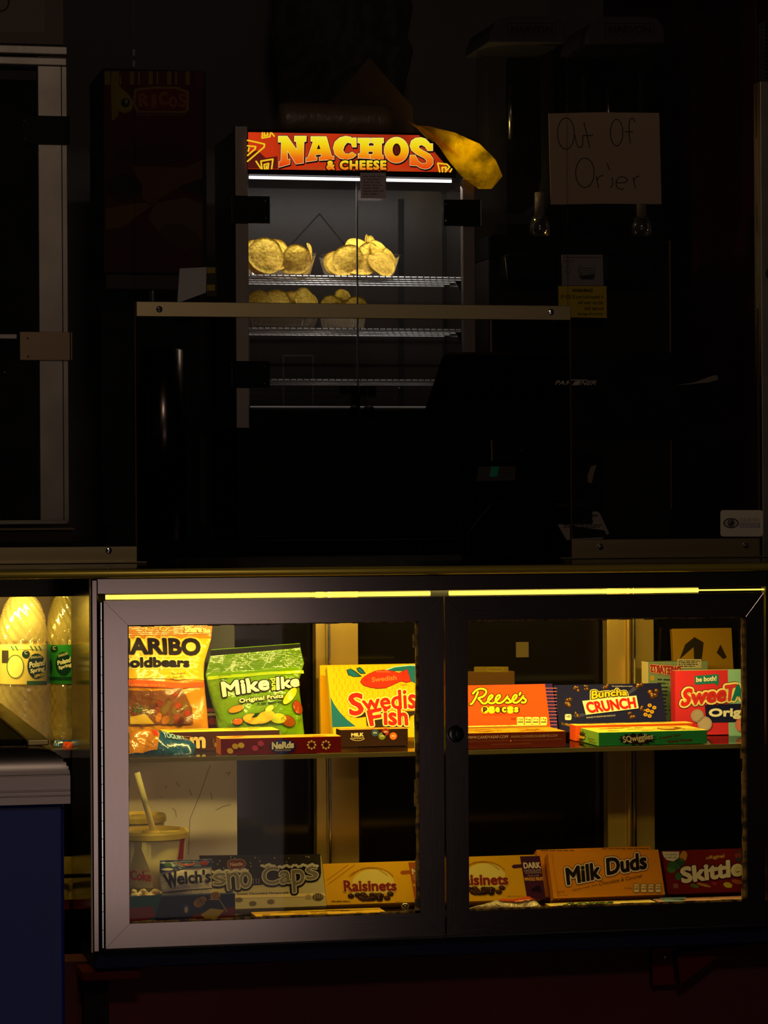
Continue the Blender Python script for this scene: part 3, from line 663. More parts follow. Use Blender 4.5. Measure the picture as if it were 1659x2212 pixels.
for x in (673, 704):
    for a in range(8): P.ell(x + 8 * cos(a * pi / 4), 1609 + 8 * sin(a * pi / 4), 2.4, 2.4, pm(235, 200, 120), 2, 0, 8)
    P.ell(x, 1609, 4, 4, pm(70, 10, 14), 2)
for x, y, c in ((497, 1622, (214, 170, 40)), (508, 1612, (214, 170, 40)), (521, 1610, (225, 185, 50)), (551, 1616, (190, 60, 100)), (563, 1606, (190, 60, 100))): P.ell(x, y, 7, 6, pm(c), 2, 20, 14)
E_.ell(457, 1601, 6, 8, pm(160, 140, 60), 1); E_.ell(466, 1609, 3, 5, pm(220, 160, 60), 1)
topprint(T, 470, 1582, 715, 1593, 5, [(250, 215, 120), (190, 70, 20), (255, 230, 150), (214, 110, 30)], 22); m_.build('carton', r_, bevel=.0008)
r_, m_, P, T, E_, g = flatbox('milk_chocolate_carton', 'flat dark brown carton with coloured candy dots in front of the yellow fish box', 'sweet box', 735, 1577, 881, 3.875, zs, .03, (44, 20, 8), pm(214, 150, 50))
P.text('MILK', ((759, 1584), (785, 1583), (785, 1590), (759, 1591)), pm(235, 210, 140), 2, bold=.6); P.text('CHOCOLATE', ((758, 1593), (786, 1592), (786, 1596), (758, 1597)), pm(235, 210, 140), 2)
P.ring(772, 1590, 18, 10, .8, pm(235, 210, 140), 2, 30, 150)
for x, y, c in ((810, 1583, (50, 70, 100)), (833, 1581, (150, 40, 20)), (825, 1590, (110, 120, 30)), (849.5, 1590, (235, 110, 20))): P.ell(x, y, 8, 8, pm(c), 2); P.text('m', (x - 3.5, y - 2, x + 3.5, y + 2), W_, 3)
topprint(T, 700, 1568, 870, 1575, 8, [(255, 220, 120), (180, 90, 30)], 12); m_.build('carton', r_, bevel=.0006)
# --- yellow fish carton pair, leaning together
FY = (244, 178, 2); teal = pm(10, 98, 126)
r_, m_, P, g = carton('fish_gummy_carton', 'yellow carton with a red fish and red lettering, front one of a leaning pair', 'sweet box', (706, 1438), (925, 1572), 3.925, zs, .016, FY, 26, 0, edge=pm(240, 206, 80), side=pm(244, 206, 70))
sc = pm(206, 128, 2)
for j in range(9):
    for i in range(18):
        x, y = 716 + i * 12 + (j % 2) * 6, 1446 + j * 13
        if 712 < x < 922 and y < 1560: P.ring(x, y, 6, 7, .7, sc, 1, -60, 60, 6)
P.poly([(714, 1506), (722, 1522), (735, 1540), (750, 1555), (768, 1569), (718, 1571)], teal, 2)
P.poly([(828, 1450), (850, 1442), (880, 1438), (924, 1440), (924, 1500), (900, 1478), (884, 1470), (870, 1450)], teal, 2); P.stroke([(830, 1449), (852, 1441), (884, 1437.5), (922, 1439)], 2.5, pm(150, 200, 190), 3)
for pts in ([(749, 1448), (757, 1445), (766, 1450), (780, 1461), (764, 1462), (753, 1458)], [(771, 1444), (777, 1442), (784, 1448), (789, 1455), (779, 1455), (773, 1450)]): P.poly(pts, teal, 2, [(.9, pm(6, 40, 60), 2)])
fr = pm(222, 40, 14)
P.poly([(779, 1473), (784, 1465), (796, 1457), (812, 1450), (830, 1448), (846, 1450), (862, 1455), (872, 1450), (879, 1447), (882, 1456), (887, 1472), (878, 1474), (866, 1471), (848, 1479), (832, 1486), (814, 1487), (797, 1484), (785, 1480)], fr, 4, [(1.2, pm(120, 16, 6), 3)])
P.text('Swedish', ((803, 1464), (856, 1459), (856, 1469), (803, 1474)), pm(236, 110, 50), 5, bold=.5); P.ell(791, 1469, 3, 4, pm(190, 26, 10), 5)
for k in range(4): P.stroke([(868, 1455 + k * 3.5), (882, 1451 + k * 5)], 1, pm(170, 24, 10), 5)
for k in range(10): P.stroke([(812 + k * 3, 1450), (815 + k * 3, 1453)], 1, pm(240, 120, 70), 5)
P.text("I'M WHITE!" if False else 'ENLARGED', (865, 1478, 880, 1481), pm(190, 70, 20), 2)
sr = pm(196, 24, 10); oS = [(2.6, pm(250, 226, 130), 6)]
P.poly([(762, 1545), (772, 1551), (790, 1548), (792, 1568), (806, 1571), (882, 1571), (886, 1548), (902, 1540), (900, 1536), (770, 1540)], pm(40, 18, 8), 5)
P.text('S', ((753, 1500), (782, 1499), (784, 1543), (756, 1546)), sr, 8, bold=2, outline=oS)
P.text('wedish', ((780, 1506), (921, 1482), (921, 1530), (786, 1534)), sr, 8, bold=1.2, outline=oS)
P.text('F', ((793, 1537), (822, 1531), (822, 1566), (800, 1568)), sr, 8, bold=1.7, outline=oS)
P.text('ish', ((829, 1529), (878, 1529), (880, 1567), (830, 1566)), sr, 8, bold=1.7, outline=oS)
m_.build('carton', r_, bevel=.0008)
r_, m_, P, g2 = carton('fish_gummy_carton', 'yellow carton behind the red fish carton, rear one of the leaning pair', 'sweet box', (691, 1437), (915, 1560), 4.0, zs, .011, FY, 3, 0, edge=pm(240, 206, 80), side=pm(244, 206, 70))
m_.build('carton', r_, bevel=.0008)
r_, m_, P, D = bag('green_candy_pouch', 'narrow light green pouch at the right end of the left window', 'sweet bag', [(1556, 893), (1634, 897)], [(1556, 938), (1634, 942)], 3.845, 14, .006, foil('light_green_foil', (150, 200, 40)), seed=31, zmin=ZS)
P.rect(893, 1560, 936, 1572, pm(245, 235, 120), 1); P.rect(895, 1606, 936, 1620, pm(245, 225, 80), 1); m_.build('pouch', r_, smooth=True)
# --- right window, upper shelf
OR = (250, 74, 0)
r_, m_, P, g = carton('peanut_butter_candy_carton', 'orange carton with yellow script lettering behind the right door', 'sweet box', (996, 1481), (1189, 1572), 3.905, zs, .018, OR, 25, 0, edge=pm(255, 150, 60))
br_ = pm(70, 26, 4); yy = pm(255, 214, 20)
Z3 = lambda pts: [(940 + x / 4.608, 1300 + y / 4.608) for x, y in pts]
script = [Z3([(425, 900), (400, 960), (365, 1015), (350, 1020)]), Z3([(375, 915), (410, 880), (455, 866), (500, 880), (505, 910), (475, 945), (430, 962), (450, 985), (470, 1010), (500, 1012), (530, 985), (560, 960), (572, 940), (560, 930), (535, 950), (525, 985), (545, 1010), (580, 1008), (612, 985), (640, 955), (645, 935), (628, 930), (607, 955), (600, 985), (620, 1008), (655, 1006), (690, 980), (718, 945)]),
          Z3([(718, 940), (722, 960), (745, 985), (735, 1005), (705, 1005)]), Z3([(745, 1003), (775, 985), (805, 955), (812, 935), (795, 928), (773, 955), (768, 985), (790, 1006), (820, 1000), (850, 975), (875, 942)]), Z3([(875, 938), (880, 960), (902, 980), (890, 1003), (862, 1003)]), Z3([(848, 905), (838, 928)])]
for q in script: P.spline(q, 8, br_, 2, n=5)
for q in script: P.spline(q, 4.2, yy, 3, n=5)
for x, ch in ((1047.5, 'p'), (1062, ''), (1074.5, 'e'), (1088.5, 'c'), (1102, ''), (1115, 's')):
    P.ell(x, 1533.5, 8, 8, br_ if ch in 'ecs' and ch else yy, 2)
    if ch: P.text(ch, (x - 3.6, 1528.5, x + 3.6, 1538.5), yy if ch in 'ecs' else br_, 4, bold=1.1)
P.text('PEANUT BUTTER CANDY IN A CRUNCHY SHELL', (1043, 1543, 1125, 1545.5), br_, 2)
P.text('PER', (1104, 1551, 1114, 1556), br_, 2)
for x, t in ((1124, '150'), (1141, '6g'), (1157, '20mg'), (1174, '19g')): P.rrect(x - 7.5, 1549, x + 7.5, 1566, 3, pm(255, 225, 110), 2); P.text(t, (x - 6, 1551.5, x + 6, 1557), br_, 3); P.rect(x - 6, 1559, x + 6, 1561, br_, 3)
m_.build('carton', r_, bevel=.0008)
r_, m_, P, g = carton('striped_candy_carton', 'purple carton with pink stripes tucked behind the orange carton', 'sweet box', (1050, 1479), (1206, 1576), 3.928, zs, .012, (44, 22, 96), 25, 0, edge=pm(60, 40, 130))
for k in range(13): P.rect(1060, 1486 + k * 7.2, 1203, 1487.4 + k * 7.2, pm(220, 110, 130), 1)
m_.build('carton', r_, bevel=.0006)
r_, m_, P, g = carton('crunchy_chocolate_carton', 'navy blue carton with white panel and red capital lettering', 'sweet box', (1196, 1480), (1440, 1560), 3.947, zs, .017, (14, 15, 70), 25, 0, edge=pm(200, 190, 200))
for a, b in (((1330, 1530), (1268, 1488)), ((1330, 1530), (1240, 1548)), ((1330, 1520), (1372, 1486)), ((1330, 1530), (1300, 1484))):
    P.poly([a, (b[0] - 3, b[1] - 3), (b[0] + 4, b[1] + 3)], pm(60, 60, 104), 1)
nb = [pm(90, 50, 16), pm(140, 84, 30), pm(58, 30, 10)]
q = random.Random(4)
for cx, cy, s_ in ((1245, 1489, 6), (1266, 1486, 5), (1226, 1518, 9), (1244, 1545, 6), (1309, 1486, 6), (1379, 1484, 8), (1411, 1500, 10), (1390, 1530, 7), (1364, 1545, 7)):
    for k in range(5):
        x, y = cx + q.uniform(-.8, .8) * s_, cy + q.uniform(-.9, .9) * s_; P.ell(x, y, s_ * .62, s_ * .58, nb[2], 2, 0, 10); P.ell(x - .6, y - .8, s_ * .42, s_ * .38, nb[k % 2], 3, 0, 10); P.ell(x - 1, y - 1.6, s_ * .13, s_ * .12, pm(235, 215, 160), 4, 0, 6)
for x, y in ((1403, 1524), (1413, 1529), (1399, 1535), (1408, 1538), (1394, 1544), (1403, 1547)): P.ell(x, y, 4.6, 4, pm(220, 170, 40), 4, 0, 10); P.ell(x, y, 2, 1.6, pm(140, 90, 20), 5, 0, 8)
P.text('Buncha', ((1278, 1494), (1354, 1491), (1354, 1503), (1278, 1511)), pm(250, 206, 30), 7, bold=.8, outline=[(3.4, pm(250, 236, 150), 4), (1.7, pm(30, 16, 20), 5)], arc=2)
P.poly([(1257, 1515), (1374, 1503.5), (1379, 1531), (1265, 1545)], pm(250, 238, 190), 8)
P.text('CRUNCH', ((1264, 1519), (1370, 1508), (1373, 1529), (1270, 1541)), pm(206, 26, 14), 10, bold=1.3, shear=-.05)
P.rrect(1220, 1543, 1234, 1556, 3, pm(250, 240, 200), 4); P.text('140', (1222, 1545, 1232, 1551), BLK, 5)
P.text('No artificial flavors or colors', (1322, 1481, 1366, 1484), pm(220, 210, 220), 3); P.text('BUNCHES OF CRUNCHY MILK CHOCOLATE', ((1267, 1549), (1329, 1544), (1329, 1547), (1267, 1552)), pm(230, 220, 200), 3)
m_.build('carton', r_, bevel=.0008)
CB = [(120, 60, 16), (170, 100, 24), (90, 40, 14), (225, 170, 60)]
r_, m_, P, T, E_, g = flatbox('cookie_dough_carton', 'flat dark red-brown carton printed with small web addresses', 'sweet box', 998, 1584.5, 1222, 3.79, zs, .080, (108, 34, 12), pm(226, 150, 30))
P.text('WWW.CANDYASAP.COM', ((1005, 1590.5), (1097, 1588), (1097, 1594), (1005, 1596.5)), pm(226, 180, 130), 2, bold=.25); P.text('WWW.COOKIEDOUGHBITES.COM', ((1103, 1589), (1204, 1586), (1204, 1591.5), (1103, 1594.5)), pm(190, 140, 100), 2, bold=.15)
P.text('FACEBOOK.COM/COOKIEDOUGHBITES', ((1006, 1599), (1097, 1597), (1097, 1601), (1006, 1603)), pm(160, 90, 40), 2); P.text('WWW.INSTAGRAM.COM/COOKIEDOUGHBITES', ((1108, 1597.5), (1214, 1594.5), (1214, 1598), (1108, 1601)), pm(160, 90, 40), 2); P.ell(1103, 1600, 2, 2, pm(230, 130, 100), 2)
P.text('WWW.TWITTER.COM/DOUGHBITES', ((1060, 1606.5), (1147, 1604), (1147, 1607.5), (1060, 1610)), pm(160, 90, 40), 2)
topprint(T, 1005, 1572, 1200, 1582, 9, CB, 26); m_.build('carton', r_, bevel=.0012)
r_, m_, P, T, E_, g = flatbox('yellow_topped_carton', 'flat pale yellow carton lying behind the carton with web addresses', 'sweet box', 995, 1570.5, 1182, 3.88, zs, .018, (190, 120, 40), pm(248, 226, 110))
topprint(T, 1005, 1561, 1170, 1568, 12, CB, 16); m_.build('carton', r_, bevel=.0006)
GR = (34, 132, 70)
r_, m_, P, T, E_, g = flatbox('gummy_worm_carton', 'flat green carton with a black spiky badge at the front of the shelf', 'sweet box', 1293, 1582, 1528, 3.785, zs, .088, GR, pm(240, 200, 70), side=pm(120, 170, 60))
st = []
for k in range(28): a = 2 * pi * k / 28; r1 = 1.0 if k % 2 == 0 else .68; st.append((1376 + 46 * r1 * cos(a) * (1 + .12 * sin(3 * k)), 1597 + 14.5 * r1 * sin(a)))
P.poly(st, pm(30, 14, 18), 1); P.text('SQwigglies', ((1344, 1591), (1410, 1584), (1410, 1600), (1348, 1608)), pm(225, 205, 160), 3, bold=.45)
P.text("Screamin' Sour", ((1424, 1591), (1470, 1584), (1470, 1590), (1424, 1597)), pm(90, 30, 20), 2, bold=.3); P.text('Gummi Worms', ((1442, 1599), (1495, 1594), (1495, 1601), (1442, 1605)), pm(90, 30, 20), 2, bold=.4)
st2 = [(1257 + (10 if k % 2 == 0 else 6) * cos(2 * pi * k / 20), 1591 + (13 if k % 2 == 0 else 8) * sin(2 * pi * k / 20)) for k in range(20)]
E_.poly(st2, pm(40, 40, 14), 1); E_.text('Sour', (1251, 1587, 1264, 1594, 2), pm(240, 200, 60), 2, bold=.3); E_.text('Gummi', (1270, 1592, 1284, 1597, 3), pm(90, 50, 20), 2); E_.text('Worms', (1272, 1599, 1288, 1604, 3), pm(90, 50, 20), 2)
topprint(T, 1290, 1568, 1500, 1579, 14, [(120, 90, 20), (90, 60, 20), (200, 110, 30), (255, 225, 110)], 26); T.ell(1445, 1573.5, 26, 3.6, pm(130, 80, 20), 2); T.ell(1440, 1573, 18, 2.4, pm(230, 170, 60), 3)
m_.build('carton', r_, bevel=.001)
r_, m_, P, T, E_, g = flatbox('orange_ended_carton', 'flat carton with orange end and yellow top under the navy carton', 'sweet box', 1243, 1567, 1497, 3.88, zs, .030, (226, 84, 20), pm(250, 222, 80), side=pm(236, 88, 24))
E_.text('SURF', (1212, 1560, 1232, 1565, 4), pm(250, 200, 60), 1, bold=.3)
topprint(T, 1250, 1557, 1480, 1564, 15, CB, 18); m_.build('carton', r_, bevel=.0008)
# --- pink and teal carton, upright
r_, m_, P, g = carton('tart_candy_carton', 'upright pink and teal carton with navy panel at the right end of the shelf', 'sweet box', (1458, 1449), (1662, 1592), 3.93, zs, .024, (210, 46, 64), 1, -3, edge=pm(240, 220, 170))
tl_ = pm(140, 190, 186); nv = pm(20, 24, 70)
P.poly([(1572, 1446), (1662, 1444), (1662, 1590), (1574, 1590)], tl_, 1); P.poly([(1522, 1523), (1662, 1517), (1662, 1559), (1526, 1561)], nv, 2)
P.poly([(1500, 1460), (1552, 1456), (1553, 1475), (1548, 1482), (1544, 1476), (1501, 1479)], pm(30, 120, 126), 2); P.text('be both!', ((1504, 1463), (1547, 1460), (1547, 1470), (1504, 1473)), W_, 3, bold=.5)
oo = [(5.4, pm(60, 16, 30), 3), (4, pm(250, 232, 160), 4)]
P.text('S', ((1473, 1489), (1494, 1488), (1492, 1521), (1472, 1525)), pm(216, 40, 40), 6, bold=2, outline=oo, shear=.2)
P.text('wee', ((1494, 1500), (1566, 1491), (1568, 1513), (1496, 1521)), pm(206, 44, 50), 6, bold=2, outline=oo, shear=.2)
P.text('T', ((1566, 1482), (1590, 1479), (1588, 1511), (1570, 1513)), pm(206, 60, 70), 6, bold=2, outline=oo, shear=.2)
P.text('ARTS', ((1580, 1482), (1660, 1472), (1660, 1506), (1582, 1512)), pm(14, 120, 140), 7, bold=2, outline=[(4, pm(250, 232, 160), 5)], shear=.1)
P.text('Original', ((1532, 1532), (1648, 1527), (1648, 1552), (1532, 1552)), W_, 4, bold=1.4)
for x, y, r0, c in ((1506, 1546, 14, (176, 160, 150)), (1522, 1563, 15.5, (190, 170, 160)), (1602, 1566, 15, (226, 120, 120)), (1618, 1572, 14, (200, 170, 160))): P.ell(x + 1.5, y + 2, r0, r0, pm(120, 60, 60), 4); P.ell(x, y, r0, r0, pm(c), 5); P.ring(x, y, r0 - 2, r0 - 2, .7, pm(150, 130, 120), 6)
m_.build('carton', r_, bevel=.0008)
r_, m_, P, g = carton('tart_candy_carton', 'dull teal carton with reversed lettering, built as a reflection of the pink carton', 'sweet box', (1400, 1430), (1530, 1580), 4.0, zs, .036, (112, 130, 110), 1, -2, side=pm(250, 230, 170))  # added carton; copies the pink carton's mirror image in the rear glass
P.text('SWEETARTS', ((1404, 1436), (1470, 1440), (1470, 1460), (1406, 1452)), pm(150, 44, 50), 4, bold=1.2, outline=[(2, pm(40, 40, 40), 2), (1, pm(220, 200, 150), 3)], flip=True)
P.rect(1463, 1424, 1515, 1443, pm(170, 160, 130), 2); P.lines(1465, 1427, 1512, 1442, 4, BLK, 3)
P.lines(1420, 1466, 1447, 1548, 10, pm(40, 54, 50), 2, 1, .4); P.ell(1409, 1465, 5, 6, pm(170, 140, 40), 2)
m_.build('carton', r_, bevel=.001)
# --- at the case rear; the tented carton is a reflection built as a box
r_, m_, P, g = carton('tent_reflection_carton', 'dim yellow tented carton built for a reflection at the back of the right window', 'sweet box', (1452, 1358), (1590, 1540), 4.048, zs, .012, (150, 110, 14), 8, 0, edge=pm(190, 140, 20))
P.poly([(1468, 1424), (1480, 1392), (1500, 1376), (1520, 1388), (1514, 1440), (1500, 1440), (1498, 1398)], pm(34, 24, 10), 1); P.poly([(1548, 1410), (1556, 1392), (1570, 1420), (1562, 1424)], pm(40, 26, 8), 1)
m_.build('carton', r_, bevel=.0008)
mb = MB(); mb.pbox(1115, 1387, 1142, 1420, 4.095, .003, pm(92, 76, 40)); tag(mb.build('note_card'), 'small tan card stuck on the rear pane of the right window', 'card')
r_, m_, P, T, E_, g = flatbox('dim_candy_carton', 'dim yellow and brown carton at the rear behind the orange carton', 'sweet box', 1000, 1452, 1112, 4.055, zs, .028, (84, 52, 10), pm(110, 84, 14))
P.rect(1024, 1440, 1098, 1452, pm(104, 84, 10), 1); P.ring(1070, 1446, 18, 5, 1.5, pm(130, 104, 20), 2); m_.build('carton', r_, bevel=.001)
# ================================================================ case floor, lower row
zf = ZF + .001
# --- paper cups
def cup(px, pyr, Y, rpx, pyb, lab, straw):
    c = PY(px, pyr, Y); r1 = WX(px + rpx, pyr, Y) - c.x; zb_ = zf if pyb is None else PY(px, pyb, Y).z; h = c.z - zb_
    o = thing('paper_cup', lab, 'cup', (c.x, Y, zb_)); wcup = pm(236, 222, 170)
    r0 = r1 * .73; mb = MB(); mb.lathe(o.location, [(r0 - .002, .004), (r0, 0), (r0 + (r1 - r0) * .9, h * .97)], wcup, 48)
    sl = (r1 - r0) * .9 / (h * .97)
    def tp(x, y, l):
        R = (r0 + r1) / 2; d = ray(x, y); q = V((c.x, Y, 0)) - V((0, 0, 0))
        for _ in range(4):
            A = d.x ** 2 + d.y ** 2; B = -2 * (q.x * d.x + q.y * d.y); C = q.x ** 2 + q.y ** 2 - R * R; D = max(0, B * B - 4 * A * C); t = (-B - sqrt(D)) / (2 * A); z = (CAM + d * t).z - zb_; R = r0 + sl * z + l * EPS + .0002
        return CAM + d * t
    P = Print(mb, tp=tp, sub=5)
    if straw:
        rd = pm(200, 24, 14); cr_ = pm(244, 236, 206)
        P.poly([(288, 1805), (308, 1805), (306, 1835), (318, 1865), (328, 1890), (330, 1918), (280, 1918), (282, 1870), (290, 1840)], pm(214, 200, 150), 1)
        P.poly([(391, 1800), (399, 1800), (397, 1830), (396, 1858), (383, 1858), (387, 1835)], rd, 2)
        P.text('Coke', ((282, 1880), (326, 1884), (326, 1904), (282, 1900)), rd, 3, bold=.9); P.text('Diet', (309, 1879, 322, 1884), rd, 3)
    mb.build('cup_body', o, smooth=True)
    mb = MB(); lz = h * .97
    mb.lathe(o.location, [(r1 * .985, lz - .004), (r1 * 1.03, lz - .004), (r1 * 1.03, lz + .003), (r1 * .99, lz + .006), (r1 * .93, lz + .0062), (r1 * .9, lz + .0015), (r1 * .25, lz + .002), (r1 * .22, lz + .005), (.0001, lz + .005)], pm(240, 210, 96, rough=.3), 48)
    mb.build('lid', o, smooth=False)
    if straw:
        mb = MB(); A = PY(331, 1783, Y); A.z = zb_ + lz + .004; B = PY(296, 1669, Y + .012); mb.tube([A, A.lerp(B, .5), B], .0042, pm(244, 232, 180, rough=.3), 14); mb.build('straw', o, smooth=True)
cup(326, 1796, 3.90, 79, None, 'large white paper cup with red lettering, lid and straw', True)
cup(297, 1762, 4.006, 60, None, 'lidded paper cup without straw behind the strawed cup', False)
# --- popcorn spilled before the cup
mb = MB(); q = random.Random(2)
pk = speckle('popped_corn', (230, 190, 110), (250, 240, 214), 160, .7)
for k in range(26):
    x = q.uniform(274, 336); c = PZ(x, q.uniform(1958, 1968), zf + .008); c.y = q.uniform(3.815, 3.83); c.z = PY(x, q.uniform(1928, 1946), c.y).z
    for j in range(3): mb.ball(c + V((q.uniform(-.003, .003), q.uniform(-.002, .002), q.uniform(-.003, .003))), q.uniform(.003, .0045), pk, 1, jit=.3)
pt = MB(); 
o = thing('popcorn_tray', 'low paper tray of popcorn in front of the strawed cup', 'popcorn', (PY(310, 1985, 3.82).x, 3.83, zf))
x0, x1 = WX(262, 1950, 3.81), WX(341, 1950, 3.81); pt = MB(); ztr = PY(310, 1944, 3.81).z
for b in ((x0, x1, 3.809, 3.811, zf, ztr), (x0, x1, 3.834, 3.836, zf, ztr), (x0, x0 + .002, 3.811, 3.834, zf, ztr), (x1 - .002, x1, 3.811, 3.834, zf, ztr), (x0, x1, 3.811, 3.834, zf, ztr - .004)): pt.box(*b, pm(226, 206, 150))
pt.build('tray', o); pc = mb.build('popcorn', o, smooth=True); pc['kind'] = 'stuff'
# --- small fruit snack pouch
r_, m_, P, D = bag('fruit_snack_pouch', 'small white and blue pouch with black serif-like lettering beside the cup', 'sweet bag', [(1857, 346), (1890, 343), (1932, 350), (1992, 352)], [(1857, 458), (1890, 457), (1932, 458), (1992, 458)], 3.797, 12, .010, foil('white_snack_foil', (214, 200, 190), .3), header=1862, slope=-.03, seed=41, crk=.0022, zmin=ZF)
P.poly([(345, 1859), (459, 1856), (458, 1872), (400, 1876), (345, 1886)], foil('blue_snack_top', (30, 60, 110), .3), 1)
P.ring(402, 1862, 18, 8, 4, pm(190, 90, 60), 2, 20, 160); P.ell(362, 1869, 8, 5, pm(70, 110, 60), 2); P.ell(440, 1865, 10, 5, pm(150, 40, 50), 2); P.ell(360, 1879, 12, 3, pm(220, 210, 200), 2)
P.text('W', ((351, 1891), (377, 1884), (380, 1916), (362, 1919)), pm(22, 20, 50), 4, bold=1.4); P.text("elch's", ((379, 1886), (453, 1880), (453, 1906), (381, 1912)), pm(22, 20, 50), 4, bold=1.4)
P.text('FAMILY FARMER OWNED', ((369, 1918), (440, 1911), (440, 1915), (369, 1922)), pm(120, 110, 110), 3)
P.stroke([(352, 1929), (457, 1920)], 2, pm(30, 30, 60), 3)
m_.build('pouch', r_, smooth=True)
# --- navy and teal carton at the front
r_, m_, P, g = carton('cookie_snack_carton', 'dark teal and navy carton with striped cookies at the front left of the floor', 'sweet box', (270, 1938), (509, 1996), 3.765, zf + .0008, .016, (24, 36, 76), 3, 0)
P.poly([(270, 1939), (350, 1932), (330, 1994), (270, 1994)], pm(24, 84, 100), 1); P.poly([(268, 1962), (330, 1958), (336, 1980), (300, 1994), (272, 1990)], pm(120, 24, 30), 2)
P.poly([(420, 1975), (508, 1958), (508, 1984), (405, 1990)], pm(110, 20, 24), 2); P.poly([(433, 1976), (455, 1962), (485, 1966), (468, 1983), (445, 1985)], pm(180, 150, 40), 3)
for x, y, r0 in ((430, 1950, 12), (437, 1944, 9), (465, 1935, 11)):
    P.ell(x, y, r0, r0 * .8, pm(180, 130, 70), 3, -20)
    for k in (-1, 0, 1): P.stroke([(x + k * 5 - 2, y - r0 * .6), (x + k * 5 + 2, y + r0 * .6)], 1.6, pm(90, 56, 30), 4)
P.stroke([(452, 1943), (474, 1943), (490, 1969)], 1.4, pm(190, 170, 130), 3); P.ell(402, 1958, 8, 6, pm(40, 60, 110), 3); P.ell(402, 1965, 4, 7, pm(180, 170, 160), 4); P.ell(500, 1924, 4, 4, pm(90, 100, 140), 3)
m_.build('carton', r_, bevel=.0008)
# --- black and white carton with snow-capped letters
r_, m_, P, g = carton('nonpareil_carton', 'black and silver carton with big snow-capped outlined lettering', 'sweet box', (440, 1856), (705, 1952), 3.824, zf, .017, (200, 186, 140), 30, 0, edge=pm(226, 190, 90))
P.poly([(430, 1848), (692, 1845), (694, 1888), (640, 1902), (560, 1912), (440, 1916)], pm(34, 24, 18), 1)
gr_ = pm(206, 196, 176); g2_ = pm(120, 112, 100)
for t, q4 in (('s', ((459, 1889), (487, 1886), (488, 1911), (462, 1914))), ('n', ((489, 1887), (515, 1884), (517, 1920), (492, 1923))), ('o', ((517, 1886), (541, 1883), (543, 1917), (519, 1920))), ('C', ((566, 1876), (600, 1872), (603, 1909), (568, 1913))), ('a', ((603, 1884), (627, 1881), (629, 1907), (605, 1911))), ('p', ((630, 1881), (656, 1878), (658, 1925), (633, 1929))), ('s', ((660, 1874), (684, 1869), (687, 1898), (662, 1902)))):
    P.text(t, q4, gr_, 6, bold=2.6, outline=[(4.2, pm(20, 14, 10), 3)]); P.text(t, q4, g2_, 7, bold=.5)
for x0_, x1_, y_ in ((458, 540, 1884), (566, 600, 1871), (604, 690, 1873)):
    for k in range(int((x1_ - x0_) / 5)): P.ell(x0_ + 5 * k, y_ - k * .2 + 2 * sin(k * 1.7), 4.4, 3, pm(214, 206, 190), 8, 0, 10)
P.poly([(543, 1912), (547, 1903), (555, 1897), (562, 1902), (566, 1910)], pm(30, 20, 14), 6)
for k in range(9): P.ell(547 + (k % 3) * 6, 1908 - (k // 3) * 4, 1.1, 1, gr_, 7, 0, 6)
P.poly([(492, 1862), (500, 1857), (508, 1858), (518, 1856), (528, 1860), (530, 1868), (522, 1876), (500, 1878), (492, 1872)], pm(110, 40, 30), 3, [(1, pm(190, 160, 130), 2)]); P.text('Nestle', ((497, 1864), (524, 1862), (524, 1870), (497, 1872)), pm(200, 170, 140), 4, bold=.3)
q = random.Random(9)
for k in range(26): x = q.uniform(450, 690); P.ell(x, q.uniform(1852, 1880) - (x - 450) * .015, 1.2, 1.2, gr_, 2, 0, 6)
P.text('Sweet Chocolate Nonpareils', ((512, 1929), (623, 1926), (623, 1932), (512, 1935)), pm(60, 44, 30), 3, bold=.15)
P.poly([(480, 1934), (702, 1929), (704, 1936), (480, 1941)], pm(236, 214, 150), 2)
for x, y in ((516, 1944), (546, 1952), (585, 1948)): P.ell(x, y, 8, 5, pm(110, 92, 50), 3)
P.ell(687, 1938, 12, 8, pm(90, 72, 40), 3)
for k in range(9): P.ell(680 + (k % 4) * 5, 1934 + (k // 4) * 4, 1.3, 1.1, gr_, 4, 0, 6)
P.ell(666, 1938, 6, 6, pm(170, 150, 110), 3, 0, 12, .3)
m_.build('carton', r_, bevel=.0008)
